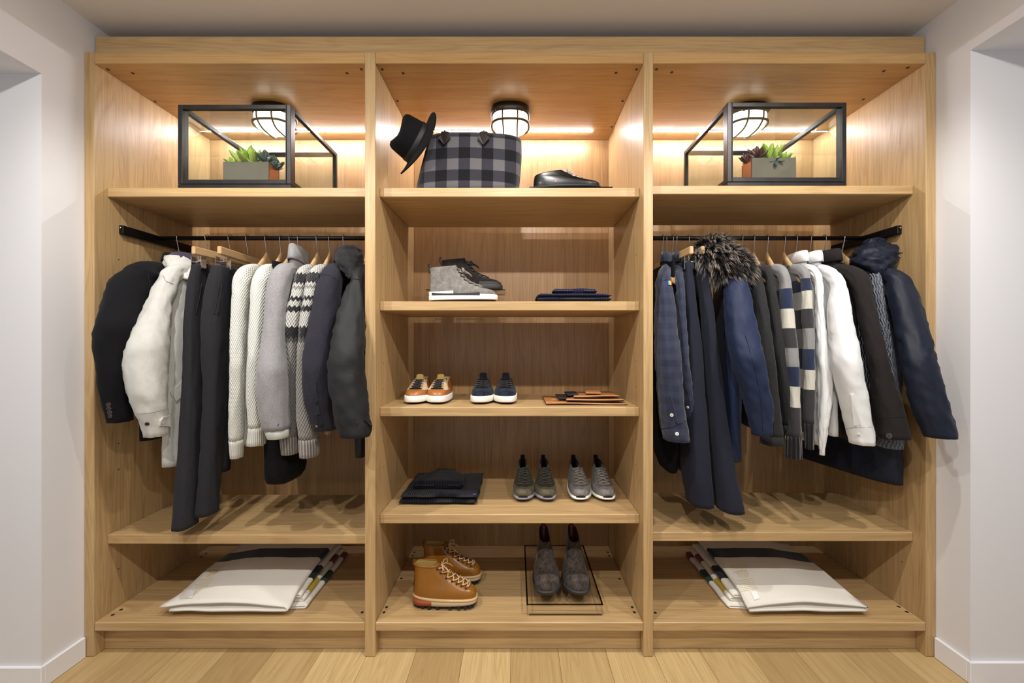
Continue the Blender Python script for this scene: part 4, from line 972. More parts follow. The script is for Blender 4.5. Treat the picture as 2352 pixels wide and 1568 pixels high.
def plate_stand(name, label, x0, x1, y0, y1, z, h, t=.004, legs=True, cat='display riser'):
    o = thing(name, label, cat, ((x0+x1)/2, (y0+y1)/2, z))
    box('top_plate', x0, x1, y0, y1, z+h-t, z+h, M['acrylic'], o, bev=.0006)
    if legs:
        box('leg_plate', x0, x0+t, y0, y1, z, z+h-t, M['acrylic'], o, bev=.0004); box('leg_plate', x1-t, x1, y0, y1, z, z+h-t, M['acrylic'], o, bev=.0004)
    for (a, b) in ((y0, y0+.0012), (y1-.0012, y1)): box('plate_edge', x0, x1, a-.0004, b, z+h-t*1.1, z+h+.0003, M['acrylic_edge'], o, bev=0)
    return o
plate_stand('acrylic_riser', 'small clear acrylic riser under the black high-top sneaker', (976-VX)*sc(.2), (1160-VX)*sc(.2), .215, .42, z2+.0005, rz_)
# oxford
OX = [(.016, .012, .0, .985, .88), (.030, .026, .0, .985, .92), (.040, .034, .002, .95, .90), (.047, .040, .004, .86, .86), (.053, .050, .006, .73, .80), (.058, .062, .008, .61, .72), (.061, .075, .01, .51, .66), (.063, .086, .012, .45, .62)]
M['black_leather'] = leather('polished_black_leather', (9, 8, 9), .33, .0); z1 = SH['C1']; M['waxed_lace'] = plain('waxed_laces', (170, 170, 176), .35)
S = Shoe('oxford_shoe', 'polished black leather lace-up shoe on the top shelf beside the tote', 'shoe', ((1226-VX)*sc(.10), .113, z1+.0075), 0, .295, .10, OX, 1)
S.sole('outsole', [(.0, .003, .01, .96, .9), (.005, .006, -.01, 1.0, 1.0), (.012, .012, -.01, 1.01, 1.02), (.016, .015, .0, .995, .98)], M['black_rubber'])
S.sole('heel', [(-.0, -.0, -.01, .28, .92), (.012, .012, -.012, .28, .94)], M['black_rubber'])
S.upper(M['black_leather'], M['black_lining']); S.overlay('toe_puff', .1, 3.0, -50, 50, M['black_leather'], .0008, curve=.7); S.overlay('facing', 3.4, 7, 26, 80, M['black_leather'], .0014); S.overlay('facing', 3.4, 7, -26, -80, M['black_leather'], .0014); S.overlay('heel_counter', .2, 3.4, 128, 232, M['black_leather'], .0012)
S.tongue(6.6, M['black_leather'], .010, 18); S.laces([4.0, 4.7, 5.4, 6.1], 28, M['waxed_lace'], .0026, cross=False, off=.003); S.bow(6.4, M['waxed_lace'], .0014, .014)
plate_stand('acrylic_plate', 'clear acrylic plate under the black lace-up shoe', (1214-VX)*sc(.12), (1400-VX)*sc(.12), .06, .2, z1+.0005, .006, .006, False, 'display plate')
# hiking boots
HK = [(0.047, 0.043, 0.0, 0.985, 0.92), (0.065, 0.065, 0.0, 0.98, 0.95), (0.079, 0.079, 0.002, 0.94, 0.92), (0.089, 0.089, 0.004, 0.86, 0.87), (0.103, 0.103, 0.008, 0.74, 0.79), (0.119, 0.119, 0.012, 0.62, 0.73), (0.137, 0.137, 0.014, 0.53, 0.7), (0.155, 0.155, 0.014, 0.46, 0.68), (0.171, 0.171, 0.012, 0.42, 0.68), (0.183, 0.179, 0.01, 0.4, 0.68)]
M['cognac'] = leather('cognac_leather', (140, 90, 28), .25, .15); M['cream_sole'] = rubber('cream_midsole', (226, 210, 180)); M['rust'] = rubber('rust_heel_block', (150, 72, 34)); M['welt'] = leather('natural_welt', (206, 172, 124), .5); M['hide_lace'] = fabric('hide_laces', (206, 170, 128))
def hiker(loc, rz, label):
    S = Shoe('hiking_boot', label, 'boot', loc, rz, .285, .104, HK, 1, 'cognac hiking boots', hn=.84)
    S.sole('outsole', [(.010, .020, .0, .95, .94), (.013, .023, -.008, .985, 1.0), (.017, .026, -.008, 1.0, 1.02)], M['black_rubber'])
    mb = MB(); ol = S.outline(-.008*S.L, .99*S.L, 1.02*S.W/2, 0, .010)
    for k in range(0, S.N, 1):
        p = ol[k]
        if k % 2: continue
        d = Vector((p.x-.14, p.y, 0)).normalized(); q = p-d*.01
        mb.box(q.x-.007, q.x+.007, q.y-.007, q.y+.007, p.z, p.z+.014+.003*sstep(.1, .28, p.x), bev=.0015)
    tag(S.part('tread_lugs', mb.V, mb.F, M['black_rubber'], False), kind='stuff')
    S.sole('midsole', [(.016, .025, -.006, .995, 1.02), (.039, .034, -.006, .998, 1.02), (.0395, .0385, -.006, 1.0, 1.02)], M['cream_sole'])
    V, Fc, UV = loft([S.outline(-.009*S.L, .42*S.L, 1.035*S.W/2, a, b) for a, b in ((.0165, .0205), (.0385, .0362))]); S.part('heel_block', V, Fc, M['rust'])
    S.sole('welt', [(.039, .038, -.012, 1.005, 1.05), (.048, .046, -.012, 1.005, 1.05), (.050, .048, .0, .99, .98)], M['welt'])
    S.upper(M['cognac'], M['tan_lining']); rg = S.ring(9); S.part('collar_roll', *tubeg([v+Vector((0, 0, .001)) for v in rg]+[rg[0]+Vector((0, 0, .001))], .0042, 8, False), M['cognac'])
    S.tongue(8.4, M['cognac'], .012, 26); qs = [2.9, 3.5, 4.1, 4.7, 5.6, 6.8, 8.0]
    for i, q in enumerate(qs):
        for sg in (1, -1):
            a = sg*(30+i*2.0); c = S.at(q, a, .0015); mb = MB(); mb.add(*tubeg([c, S.at(q, a, .005)], .0045, 8)); mb.add(*tubeg([S.at(q, a-sg*5, .003), S.at(q, a-sg*8, .008), S.at(q, a-sg*3, .009)], .0015, 6))
            S.part('lace_hook', mb.V, mb.F, M['snap'])
    S.laces(qs, 27, M['hide_lace'], .0027, spread=10, off=.004); S.bow(8.0, M['hide_lace'], .0026, .045); S.tab(M['cognac'], .014, .008)
    S.overlay('heel_strip', .4, 7.5, 172, 188, M['cognac'], .0016); return S
hiker(((950-VX)*sc(.13)+.004, .125, ZB), -.04, 'cognac leather hiking boot nearer the shelf edge'); hiker(((975-VX)*sc(.3)-.004, .30, ZB), -.03, 'cognac leather hiking boot standing behind its twin')
# chelsea boots on the clear box
CH = [(.028, .024, .0, .985, .92), (.045, .044, .0, .98, .95), (.060, .058, .0, .945, .92), (.072, .070, .002, .87, .86), (.086, .086, .006, .77, .78), (.104, .106, .01, .68, .70), (.126, .128, .01, .60, .64), (.150, .144, .006, .54, .56), (.178, .160, .004, .50, .52), (.200, .170, .004, .49, .48)]
M['taupe_suede'] = suede('dark_taupe_suede', (46, 39, 36), (84, 75, 69)); M['elastic'] = fabric('black_elastic', (16, 14, 15)); M['wine'] = leather('wine_lining', (70, 24, 22), .5)
bx0, bx1, by0, by1, bh = .046, .373, .04, .55, .048
ac = thing('acrylic_box', 'low clear acrylic display box carrying the dark suede ankle boots', 'display box', ((bx0+bx1)/2, .3, ZB))
zt_ = ZB+bh; th = .005
box('top_plate', bx0, bx1, by0, by1, zt_-th, zt_, M['acrylic'], ac, bev=.0004)
for nm, a in (('wall_plate', (bx0, bx1, by0, by0+th, ZB+.0005, zt_-th)), ('wall_plate', (bx0, bx1, by1-th, by1, ZB+.0005, zt_-th)), ('wall_plate', (bx0, bx0+th, by0+th, by1-th, ZB+.0005, zt_-th)), ('wall_plate', (bx1-th, bx1, by0+th, by1-th, ZB+.0005, zt_-th))):
    box(nm, *a, M['acrylic'], ac, bev=.0003)
for a in ((bx0, bx1, by0-.0006, by0+.006), (bx0, bx1, by1-.006, by1+.0006), (bx0-.0006, bx0+.006, by0, by1), (bx1-.006, bx1+.0006, by0, by1)):
    box('plate_edge', *a, zt_-.0016, zt_+.0006, M['acrylic_edge'], ac, bev=0)
box('plate_edge', bx0+.01, bx1-.004, by0+.004, by0+.007, ZB+.0006, ZB+.003, M['acrylic_edge'], ac, bev=0)
def chelsea(x, ty, mir, label, rz=0):
    L_ = .28; S = Shoe('chelsea_boot', label, 'boot', (x, ty+L_, zt_+.001), TF+rz, L_, .128, CH, mir, 'dark suede ankle boots', hn=.76)
    S.sole('outsole', [(0, .006, .02, .93, .88), (.004, .009, -.005, .985, .98), (.014, .016, -.01, 1.0, 1.02), (.022, .020, -.01, 1.01, 1.05), (.026, .024, -.01, 1.01, 1.05), (.030, .027, .0, .99, .98)], M['dark_grey_rubber'])
    S.upper(M['taupe_suede'], M['wine'])
    for sg in (1, -1): S.overlay('elastic_gore', 4.2, 9, sg*66, sg*128, M['elastic'], .0012)
    S.tab(M['elastic'], .024, .010); S.overlay('back_strip', .5, 8.8, 172, 188, M['taupe_suede'], .0014); return S
chelsea((1257-VX)*sc(.11), .085, 1, 'left dark taupe suede ankle boot on the clear box'); chelsea((1329-VX)*sc(.11), .085, -1, 'right dark taupe suede ankle boot on the clear box')
# ------------------------------------------------------------------ glass cases with planters
LEAF = {}
def leaf_mesh(name, m, L_, w, t, cup):
    V = []; Fc = []; n = 6
    for i in range(n+1):
        f = i/n; ww = w*math.sin(PI*min(1, f*.92+.06))**.7*(1 if i < n else .15); z = cup*f*f
        V += [Vector((L_*f, -ww, z+.25*ww)), Vector((L_*f, 0, z+t*(1-f))), Vector((L_*f, ww, z+.25*ww)), Vector((L_*f, 0, z-t*(1-f)-.0004))]
    for i in range(n):
        for k in range(4): Fc.append([i*4+k, i*4+(k+1) % 4, i*4+4+(k+1) % 4, i*4+4+k])
    Fc.append([0, 1, 2, 3]); Fc.append([n*4+k for k in range(4)])
    me = bpy.data.meshes.new(name); me.from_pydata([tuple(v) for v in V], [], Fc); me.polygons.foreach_set('use_smooth', [True]*len(me.polygons)); me.materials.append(m); return me
def leafmat(name, a, b):
    t = NT(name); r = t.n('ShaderNodeObjectInfo').outputs['Random']; return t.fin(t.mix(r, lin(a), lin(b)), .4, 0, .4)
M['leaf_green'] = leafmat('bright_green_leaf', (146, 176, 60), (198, 214, 104)); M['leaf_dark'] = leafmat('dark_green_leaf', (44, 58, 54), (78, 92, 86)); M['leaf_plum'] = leafmat('plum_leaf', (64, 30, 36), (96, 48, 46))
LM = {'green': leaf_mesh('leaf', M['leaf_green'], .066, .0125, .003, .014), 'dark': leaf_mesh('leaf', M['leaf_dark'], .040, .012, .004, .010), 'plum': leaf_mesh('leaf', M['leaf_plum'], .042, .011, .004, .010), 'pale': leaf_mesh('leaf', M['leaf_green'], .036, .011, .004, .006)}
def rosette(par, base, kind, n, r, seed, up0=78, up1=8):
    rnd = random.Random(seed); b = root_of(par).location
    for i in range(n):
        f = i/max(1, n-1); el = math.radians(lerp(up0, up1, f)+rnd.uniform(-7, 7)); az = i*2.39996+rnd.uniform(-.2, .2); s = 1.38*r*rnd.uniform(.8, 1.1)*lerp(.75, 1, f)
        o = bpy.data.objects.new('leaf', LM[kind]); COL.objects.link(o); o.parent = par
        o.rotation_euler = (0, -el, az); o.scale = (s, s, s); o.location = Vector(base)-b+Vector((math.cos(az)*.004, math.sin(az)*.004, .002+(1-f)*.006))
M['concrete'] = plain('grey_concrete', (104, 95, 82), .8, var=.2, bump=.15); M['copper'] = plain('copper_band', (196, 128, 92), .28, .9, var=.1); M['soil'] = plain('dark_soil', (46, 36, 28), .95, bump=.6, bscale=200)
def case(label, fx0, fx1, fy0, bx, ztop_py, zb, mirror, plabel, plx0, plx1, pltop):
    yf = .060; s = sc(yf); x0, x1 = (fx0-VX)*s, (fx1-VX)*s; zt = CZ+(VY-ztop_py)*s
    yb = .52
    c = thing('glass_case', label, 'glass case', ((x0+x1)/2, (yf+yb)/2, zb)); z0 = zb+.001; b = .019; m = M['steel_frame']
    box('base_frame', x0, x1, yf, yf+b, z0, z0+.016, m, c); box('base_frame', x0, x1, yb-b, yb, z0, z0+.016, m, c)
    box('base_frame', x0, x0+b, yf+b, yb-b, z0, z0+.016, m, c); box('base_frame', x1-b, x1, yf+b, yb-b, z0, z0+.016, m, c)
    z1_ = z0+.018
    for (a, bb) in ((x0, x0+b), (x1-b, x1)):
        for (p, q) in ((yf, yf+b*1.9), (yb-b, yb)): box('post', a, bb, p, q, z1_, zt, m, c)
        box('top_rail', a, bb, yf+b*1.9, yb-b, zt-b, zt, m, c); box('bottom_rail', a, bb, yf+b*1.9, yb-b, z1_, z1_+b, m, c)
    for (p, q) in ((yf, yf+b), (yb-b, yb)):
        box('top_rail', x0+b, x1-b, p, q, zt-b, zt, m, c); box('bottom_rail', x0+b, x1-b, p, q, z1_, z1_+b, m, c)
    g = .003
    box('glass_pane', x0+b*.6, x1-b*.6, yf+.008, yf+.008+g, z1_+b*.6, zt-b*.6, M['glass'], c, bev=0); box('glass_pane', x0+b*.6, x1-b*.6, yb-.010, yb-.007, z1_+b*.6, zt-b*.6, M['glass'], c, bev=0)
    for xx in (x0+.008, x1-.011): box('glass_pane', xx, xx+g, yf+b*.6, yb-b*.6, z1_+b*.6, zt-b*.6, M['glass'], c, bev=0)
    box('glass_pane', x0+b*.6, x1-b*.6, yf+b*.6, yb-b*.6, zt-.010, zt-.007, M['glass'], c, bev=0)
    box('floor_plate', x0+b, x1-b, yf+b, yb-b, z0+.002, z0+.012, m, c, bev=0)
    # door seam strip along the front edge
    xs_ = x1-b-.004 if not mirror else x0+b+.001
    box('door_stile', xs_, xs_+.003, yf-.0008, yf+.004, z1_, zt-.001, M['black_metal'], c, bev=0)
    # planter
    yp = .15; s2 = sc(yp); px0, px1 = (plx0-VX)*s2, (plx1-VX)*s2; zp0 = z0+.0125; zpt = CZ+(VY-pltop)*s2; dp = .085
    p = thing('succulent_planter', plabel, 'potted plant', ((px0+px1)/2, yp+dp/2, zp0)); w_ = .006
    box('planter_wall', px0, px1, yp, yp+w_, zp0, zpt, M['concrete'], p); box('planter_wall', px0, px1, yp+dp-w_, yp+dp, zp0, zpt, M['concrete'], p)
    box('planter_end', px0, px0+w_, yp+w_, yp+dp-w_, zp0, zpt, M['copper'], p); box('planter_end', px1-w_, px1, yp+w_, yp+dp-w_, zp0, zpt, M['copper'], p)
    box('soil', px0+w_, px1-w_, yp+w_, yp+dp-w_, zp0+.004, zpt-.008, M['soil'], p, bev=0)
    sg = -1 if mirror else 1; cx = (px0+px1)/2; zz = zpt-.006
    if not mirror:
        for dx, n, r, sd in ((-.01, 16, 1.05, 1), (.025, 14, .95, 2), (-.04, 12, .9, 3)): rosette(p, (cx+dx, yp+.035, zz), 'green', n, r, sd)
        rosette(p, (cx-.08, yp+.03, zz), 'pale', 9, .8, 4, 40, 5); rosette(p, (cx+.075, yp+.03, zz+.01), 'dark', 18, 1.1, 5); rosette(p, (cx+.095, yp+.062, zz+.004), 'dark', 14, .9, 6); rosette(p, (px1-.002, yp+.055, zz-.008), 'dark', 14, .8, 7)
    else:
        for dx, n, r, sd in ((.0, 15, 1.05, 11), (.018, 10, .9, 12)): rosette(p, (cx+dx, yp+.035, zz), 'green', n, r, sd)
        rosette(p, (cx+.055, yp+.03, zz), 'pale', 12, 1.0, 14, 50, 2); rosette(p, (cx+.075, yp+.03, zz), 'pale', 9, .8, 15, 40, 0); rosette(p, (cx-.06, yp+.03, zz+.008), 'plum', 20, 1.15, 15); rosette(p, (px0+.004, yp+.05, zz), 'plum', 14, .9, 16); rosette(p, (cx+.01, yp+.004, zz-.012), 'dark', 8, .6, 17, 20, -60)
case('black steel glass case with a planter on the left top shelf', 408, 668, 0, 772, 240, SH['L1'], False, 'concrete planter of bright succulents inside the left glass case', 512, 617, 371)
case('black steel glass case with a planter on the right top shelf', 1671, 1945, 0, 1580, 235, SH['R1'], True, 'concrete planter of green and plum succulents inside the right glass case', 1727, 1829, 362)
# ------------------------------------------------------------------ plaid tote
t = NT('grey_buffalo_plaid_wool'); u, v, _ = t.sep(t.coord('Object'))[:3]; zc_ = t.sep(t.coord('Object'))[2]
def chk(c, per, ph): return t.math('GREATER_THAN', t.math('FRACT', t.math('ADD', t.math('MULTIPLY', c, 1/per), ph)), .5)
a_ = chk(u, .101, .30); b_ = chk(t.math('ADD', zc_, t.math('MULTIPLY', t.math('MULTIPLY', u, u), .25)), .101, .62)
nz = t.noise(t.coord(), 300, 4, .75)
f = t.math('ADD', t.math('MULTIPLY_ADD', t.math('ADD', a_, b_), .42, .0), t.math('MULTIPLY_ADD', nz, .3, -.13))
t.bump(nz, .6, .002); M['plaid'] = t.fin(t.ramp(f, [(0, lin((15, 14, 19))), (.45, lin((47, 46, 53))), (1, lin((100, 98, 100)))]), .95, 0, .1, .2)
yb0 = .064; s = sc(yb0)
bl, br = (946-VX)*s, (1190-VX)*s; tl, tr_ = (977-VX)*s, (1199-VX)*s; hz = CZ+(VY-295)*s-z1
bag = thing('tote_bag', 'grey and black plaid wool tote bag with dark leather strap tabs', 'bag', ((bl+br)/2, yb0+.09, z1))
rings = []
for i in range(15):
    f = i/14; xl = lerp(bl, tl, f**1.2); xr = br+(tr_-br)*math.sin(f*PI*.6); zz = z1+.001+f*hz; dp = lerp(.085, .06, f)
    r = []
    for k in range(56):
        a = 2*PI*k/56; c, d_ = math.cos(a), math.sin(a); ex = 2/6.0
        x = (xl+xr)/2+math.copysign(abs(c)**ex, c)*(xr-xl)/2; y = yb0+.09+math.copysign(abs(d_)**(2/3.2), d_)*dp
        y += .006*noise.noise(Vector((x*6, zz*6, 1)))
        dz = -.018*((x-(bl+br)/2)/.25)**2*f+.004*noise.noise(Vector((x*9, 3, 7)))*f
        r.append(Vector((x, y, zz+dz)))
    rings.append(r)
c = sum(rings[-1], Vector())/56
rings += [[c+Vector(((v.x-c.x)*.985, (v.y-c.y)*.86, v.z-c.z-.001)) for v in rings[-1]]]; rings += [[Vector((v.x, v.y, v.z-.05)) for v in rings[-1]]]
V, Fc, UV = loft(rings); mk('bag_body', V, Fc, M['plaid'], bag, uv=UV)
M['strap'] = leather('black_brown_strap', (34, 28, 28), .45)
for px in (1019, 1110):
    x = (px-VX)*sc(yb0); z = z1+hz; w_ = .027
    yy = yb0+.09-.066
    V = [Vector((x-w_*.62, yy+.01, z+.006)), Vector((x+w_*.62, yy+.01, z+.006)), Vector((x+w_*.6, yy-.006, z-.020)), Vector((x+w_, yy-.011, z-.032)), Vector((x, yy-.016, z-.066)), Vector((x-w_, yy-.011, z-.032)), Vector((x-w_*.6, yy-.006, z-.020))]
    n = len(V); V += [v+Vector((0, .006, 0)) for v in V]
    mk('strap_tab', V, [list(range(n))[::-1], list(range(n, 2*n))]+[[i, (i+1) % n, n+(i+1) % n, n+i] for i in range(n)], M['strap'], bag, False)
xa, xb = (1019-VX)*sc(yb0), (1110-VX)*sc(yb0)
mk('handle', *tubeg([cr([(xa, yb0+.03, z1+hz), (xa+.01, yb0+.06, z1+hz+.006), ((xa+xb)/2, yb0+.09, z1+hz-.03), (xb-.01, yb0+.06, z1+hz+.004), (xb, yb0+.03, z1+hz)], q/4) for q in range(17)], .007, 8), M['strap'], bag)
# ------------------------------------------------------------------ felt hat leaning on the tote
M['felt'] = fabric('black_felt', (7, 7, 9), (12, 12, 15), 300, sheen=.02); M['band'] = plain('grosgrain_band', (10, 10, 12), .6)
ctr = P(963, 333, .112)
hat = thing('felt_hat', 'black felt hat tipped against the left side of the plaid tote', 'hat', ctr)
ax = Vector((-.80, -.50, .41)).normalized(); e1 = ax.cross(Vector((0, 1, 0))).normalized(); e2 = ax.cross(e1)
def hatring(rx, ry, h, n=48, fn=None):
    out = []
    for k in range(n):
        a = 2*PI*k/n; hh = h+(fn(a) if fn else 0); out.append(ctr+e1*rx*math.cos(a)+e2*ry*math.sin(a)+ax*hh)
    return out
br_ = lambda a: .012*math.cos(2*a)
R_ = [hatring(.150, .138, -.003, fn=br_), hatring(.151, .139, .000, fn=br_), hatring(.148, .136, .003, fn=br_), hatring(.12, .11, .003), hatring(.098, .088, .006), hatring(.091, .080, .014)]
V, Fc, UV = loft(R_+[hatring(.091, .080, .014), hatring(.088, .077, .006), hatring(.1, .09, .0), hatring(.149, .137, -.003, fn=br_)], False, False); mk('brim', V, Fc, M['felt'], hat)
def crown(a): return .008*math.cos(2*a)
R_ = [hatring(.0915, .0805, .010), hatring(.090, .079, .03), hatring(.086, .075, .06), hatring(.081, .070, .085, fn=crown), hatring(.074, .062, .097, fn=crown), hatring(.06, .046, .101, fn=crown), hatring(.04, .024, .092), hatring(.01, .006, .086)]
V, Fc, UV = loft(R_, False, True); mk('crown', V, Fc, M['felt'], hat)
R_ = [hatring(.0935, .0825, .012), hatring(.093, .082, .03), hatring(.091, .08, .032), hatring(.091, .08, .012)]
V, Fc, UV = loft(R_+[R_[0]], False, False); mk('hat_band', V, Fc, M['band'], hat)
# ------------------------------------------------------------------ folded ribbed knits
def ribm(name, rgb, d, axis='x', f=600, b=1.0):
    t = NT(name); x, y, z = t.sep(t.coord())[:3]; h = t.math('MULTIPLY_ADD', t.math('SINE', t.math('MULTIPLY', x if axis == 'x' else y, f)), .5, .5)
    h = t.math('ADD', h, t.math('MULTIPLY', t.noise(t.coord(), 500, 2), .5)); t.bump(h, b, .004); return t.fin(t.mix(h, lin(d), lin(rgb)), .95, 0, .1, .08)
M['navy_rib'] = ribm('navy_rib_wool', (32, 32, 62), (12, 12, 26)); M['black_rib'] = ribm('black_rib_wool', (22, 22, 30), (7, 7, 10)); M['black_beanie'] = ribm('black_beanie_wool', (27, 27, 36), (9, 9, 13), f=500, b=.6); M['navy_beanie'] = ribm('navy_beanie_wool', (36, 36, 66), (14, 14, 28), f=500, b=.8)
def fold_layer(x0, x1, y0, y1, z0, th, seed, amp=.005, n=22, wob=1.0, rot=0):
    """a soft pillow-edged layer; returns verts, faces"""
    V = []; ny = 14
    cx, cy = (x0+x1)/2, (y0+y1)/2
    for top in (1, 0):
        for i in range(n+1):
            for j in range(ny+1):
                u, v = i/n, j/ny
                eu = min(u, 1-u)*(x1-x0); ev = min(v, 1-v)*(y1-y0); e_ = min(eu, ev); rnd_ = math.sqrt(max(0, 1-(1-min(1, e_/(th*.55)))**2))
                x = lerp(x0, x1, u)+amp*noise.noise(Vector((v*4, seed, 1)))*wob; y = lerp(y0, y1, v)+amp*noise.noise(Vector((u*5, seed, 5)))*wob
                zz = z0+th/2+(1 if top else -1)*th/2*rnd_+(amp*.6*noise.noise(Vector((u*4, v*4, seed+.5))) if top else 0)
                if rot:
                    xr = cx+(x-cx)*math.cos(rot)-(y-cy)*math.sin(rot); yr = cy+(x-cx)*math.sin(rot)+(y-cy)*math.cos(rot); x, y = xr, yr
                V.append(Vector((x, y, zz)))
    Fc = []; m = (n+1)*(ny+1)
    for i in range(n):
        for j in range(ny):
            a = i*(ny+1)+j; Fc.append([a, a+ny+1, a+ny+2, a+1]); Fc.append([m+a, m+a+1, m+a+ny+2, m+a+ny+1])
    def st(a, b): Fc.append([a, b, m+b, m+a])
    for i in range(n): st(i*(ny+1), (i+1)*(ny+1)); st((i+1)*(ny+1)+ny, i*(ny+1)+ny)
    for j in range(ny): st(j+1, j); st(n*(ny+1)+j, n*(ny+1)+j+1)
    return V, Fc
def beanie(name, label, cx, cy, z, w_, d_, m, par_tag, tagx=None, th=.03):
    b = thing(name, label, 'beanie', (cx, cy, z)); 
    V, Fc = fold_layer(-w_/2, w_/2, 0, d_, 0, th, 3.3, .004)
    W = []
    for v in V:
        f = max(0, v.y/d_); k = 1-.55*sstep(.35, 1.0, f)**1.2; W.append(Vector((cx+v.x*k, cy+v.y, z+v.z*(1-.2*f))))
    mk('crown', W, Fc, m, b)
    V, Fc = fold_layer(cx-w_/2-.006, cx+w_/2+.006, cy-.008, cy+.05, z, th*1.12, 5.1, .004); mk('turn_up', V, Fc, m, b)
    if tagx: mk('metal_tag', *boxg(tagx, tagx+.014, cy+.08, cy+.083, z+th*.98, z+th*1.02+.001), M['chrome'], b, False)
    return b
# second shelf: navy
x0, x1 = (1232-VX)*sc(.07), (1405-VX)*sc(.07)
sc_n = thing('folded_scarf', 'navy ribbed scarf folded on the second shelf', 'scarf', ((x0+x1)/2, .22, z2)); V, Fc = fold_layer(x0, x1, .062, .32, z2+.001, .020, 1.2); mk('lower_fold', V, Fc, M['navy_rib'], sc_n); V, Fc = fold_layer(x0+.004, x1, .065, .315, z2+.020, .016, 2.2); mk('upper_fold', V, Fc, M['navy_rib'], sc_n)
beanie('folded_beanie', 'navy knitted beanie lying on the navy scarf', (1319-VX)*sc(.12), .10, z2+.037, .185, .18, M['navy_beanie'], None, th=.022)
# fourth shelf: black
x0, x1 = (916-VX)*sc(.15), (1095-VX)*sc(.15)
sc_b = thing('folded_scarf', 'black ribbed scarf folded on the fourth shelf', 'scarf', ((x0+x1)/2, .3, z4)); V, Fc = fold_layer(x0, x1, .15, .49, z4+.001, .026, 4.2); mk('lower_fold', V, Fc, M['black_rib'], sc_b); V, Fc = fold_layer(x0+.004, x1+.004, .156, .485, z4+.026, .022, 6.2, .008); mk('upper_fold', V, Fc, M['black_rib'], sc_b)
mk('woven_tag', *boxg(x1-.02, x1-.006, .165, .168, z4+.040, z4+.0475), plain('blue_tag', (70, 80, 150), .7), sc_b, False)
beanie('folded_beanie', 'black knitted beanie with small metal tag on the black scarf', (1008-VX)*sc(.24), .22, z4+.049, .225, .24, M['black_beanie'], None, tagx=(1030-VX)*sc(.3), th=.034)
# ------------------------------------------------------------------ tan leather goods on the middle shelf
M['tan_goods'] = leather('tan_smooth_leather', (170, 114, 64), .38, .06); M['tan_edge'] = plain('raw_leather_edge', (226, 182, 140), .7); M['dark_edge'] = plain('dark_leather_edge', (60, 30, 24), .6); M['black_in'] = plain('black_inner', (14, 12, 12), .7)
def sheet(x0, x1, y0, y1, z0, th, bend=.004, seed=1, notch=0, n=20):
    V = []; 
    for top in (0, 1):
        for i in range(n+1):
            for j in (0, 1, 2, 3, 4):
                u, v = i/n, j/4; y = lerp(y0, y1, v); x = lerp(x0+notch*math.sin(PI*v), x1, u)
                V.append(Vector((x, y, z0+top*th+bend*(math.sin(u*PI*1.6+seed)+1)*.5*(1-.4*v))))
    m = (n+1)*5; Fc = []
    for i in range(n):
        for j in range(4): a = i*5+j; Fc.append([a, a+1, a+6, a+5]); Fc.append([m+a, m+a+5, m+a+6, m+a+1])
        Fc.append([i*5, (i+1)*5, m+(i+1)*5, m+i*5]); Fc.append([i*5+4, m+i*5+4, m+(i+1)*5+4, (i+1)*5+4])
    for j in range(4): Fc.append([j, m+j, m+j+1, j+1]); Fc.append([n*5+j, n*5+j+1, m+n*5+j+1, m+n*5+j])
    return V, Fc
def pouch(name, label, px0, px1, yf, dep, z, th, flap=None, notch=0, bend=.003, seed=1, inner=0, cat='pouch', rot=0):
    x0, x1 = (px0-VX)*sc(yf), (px1-VX)*sc(yf); o = thing(name, label, cat, ((x0+x1)/2, yf+dep/2, z))
    V, Fc = sheet(x0, x1, yf, yf+dep, z, th, bend, seed, notch); b = mk('back_panel', V, Fc, M['dark_edge'], o, False)
    V, Fc = sheet(x0+.001, x1-.001, yf-.0006, yf+dep, z+th, .0022, bend, seed, notch); mk('front_panel', V, Fc, M['tan_goods'], o)
    if inner: V, Fc = sheet(x0-inner, x0+.03, yf+dep*.25, yf+dep*.95, z+th*.6, th*.5+.004, bend, seed); mk('inner_card', V, Fc, M['black_in'], o)
    if flap: V, Fc = sheet(x0, x0+flap, yf+.002, yf+dep-.002, z+th+.0022, .0025, bend, seed); mk('flap', V, Fc, M['tan_goods'], o); mk('strap_cord', *tubeg([Vector((x0+flap*.45, yf+dep*.45, z+th+.007)), Vector((x0+flap*.6, yf+dep*.4, z+th+.010)), Vector((x0+flap*1.0, yf+dep*.45, z+th+.008)), Vector((x0+flap*1.3, yf+dep*.4, z+th+.006))], .0016, 6), M['tan_edge'], o)
    mk('edge_stitch', *tubeg([Vector((lerp(x0, x1, q/20), yf-.0012, z+th+.002+bend*(math.sin(q/20*PI*1.6+seed)+1)*.5)) for q in range(21)], .0010, 5), M['tan_edge'], o)
    return o
pouch('leather_folio', 'tan leather folio with flap and cord, lowest of the leather goods', 1254, 1441, .105, .24, z3+.0005, .004, flap=.07, bend=.004, seed=.3, cat='folio')
pouch('leather_sleeve', 'tan leather sleeve with notched end on top of the folio', 1300, 1434, .12, .19, z3+.0155, .0045, notch=.012, bend=.002, seed=2, inner=.03, cat='leather sleeve')
pouch('leather_sleeve', 'smaller tan leather sleeve lying under the card holder', 1317, 1424, .15, .17, z3+.0275, .0045, notch=.012, bend=.003, seed=4, inner=.022, cat='leather sleeve')
x0 = (1353-VX)*sc(.2); ch = thing('card_holder', 'tan leather card holder topmost of the leather goods', 'card holder', (x0+.03, .25, z3+.0405))
def rotz(V, c, a): return [Vector((c[0]+(v.x-c[0])*math.cos(a)-(v.y-c[1])*math.sin(a), c[1]+(v.x-c[0])*math.sin(a)+(v.y-c[1])*math.cos(a), v.z)) for v in V]
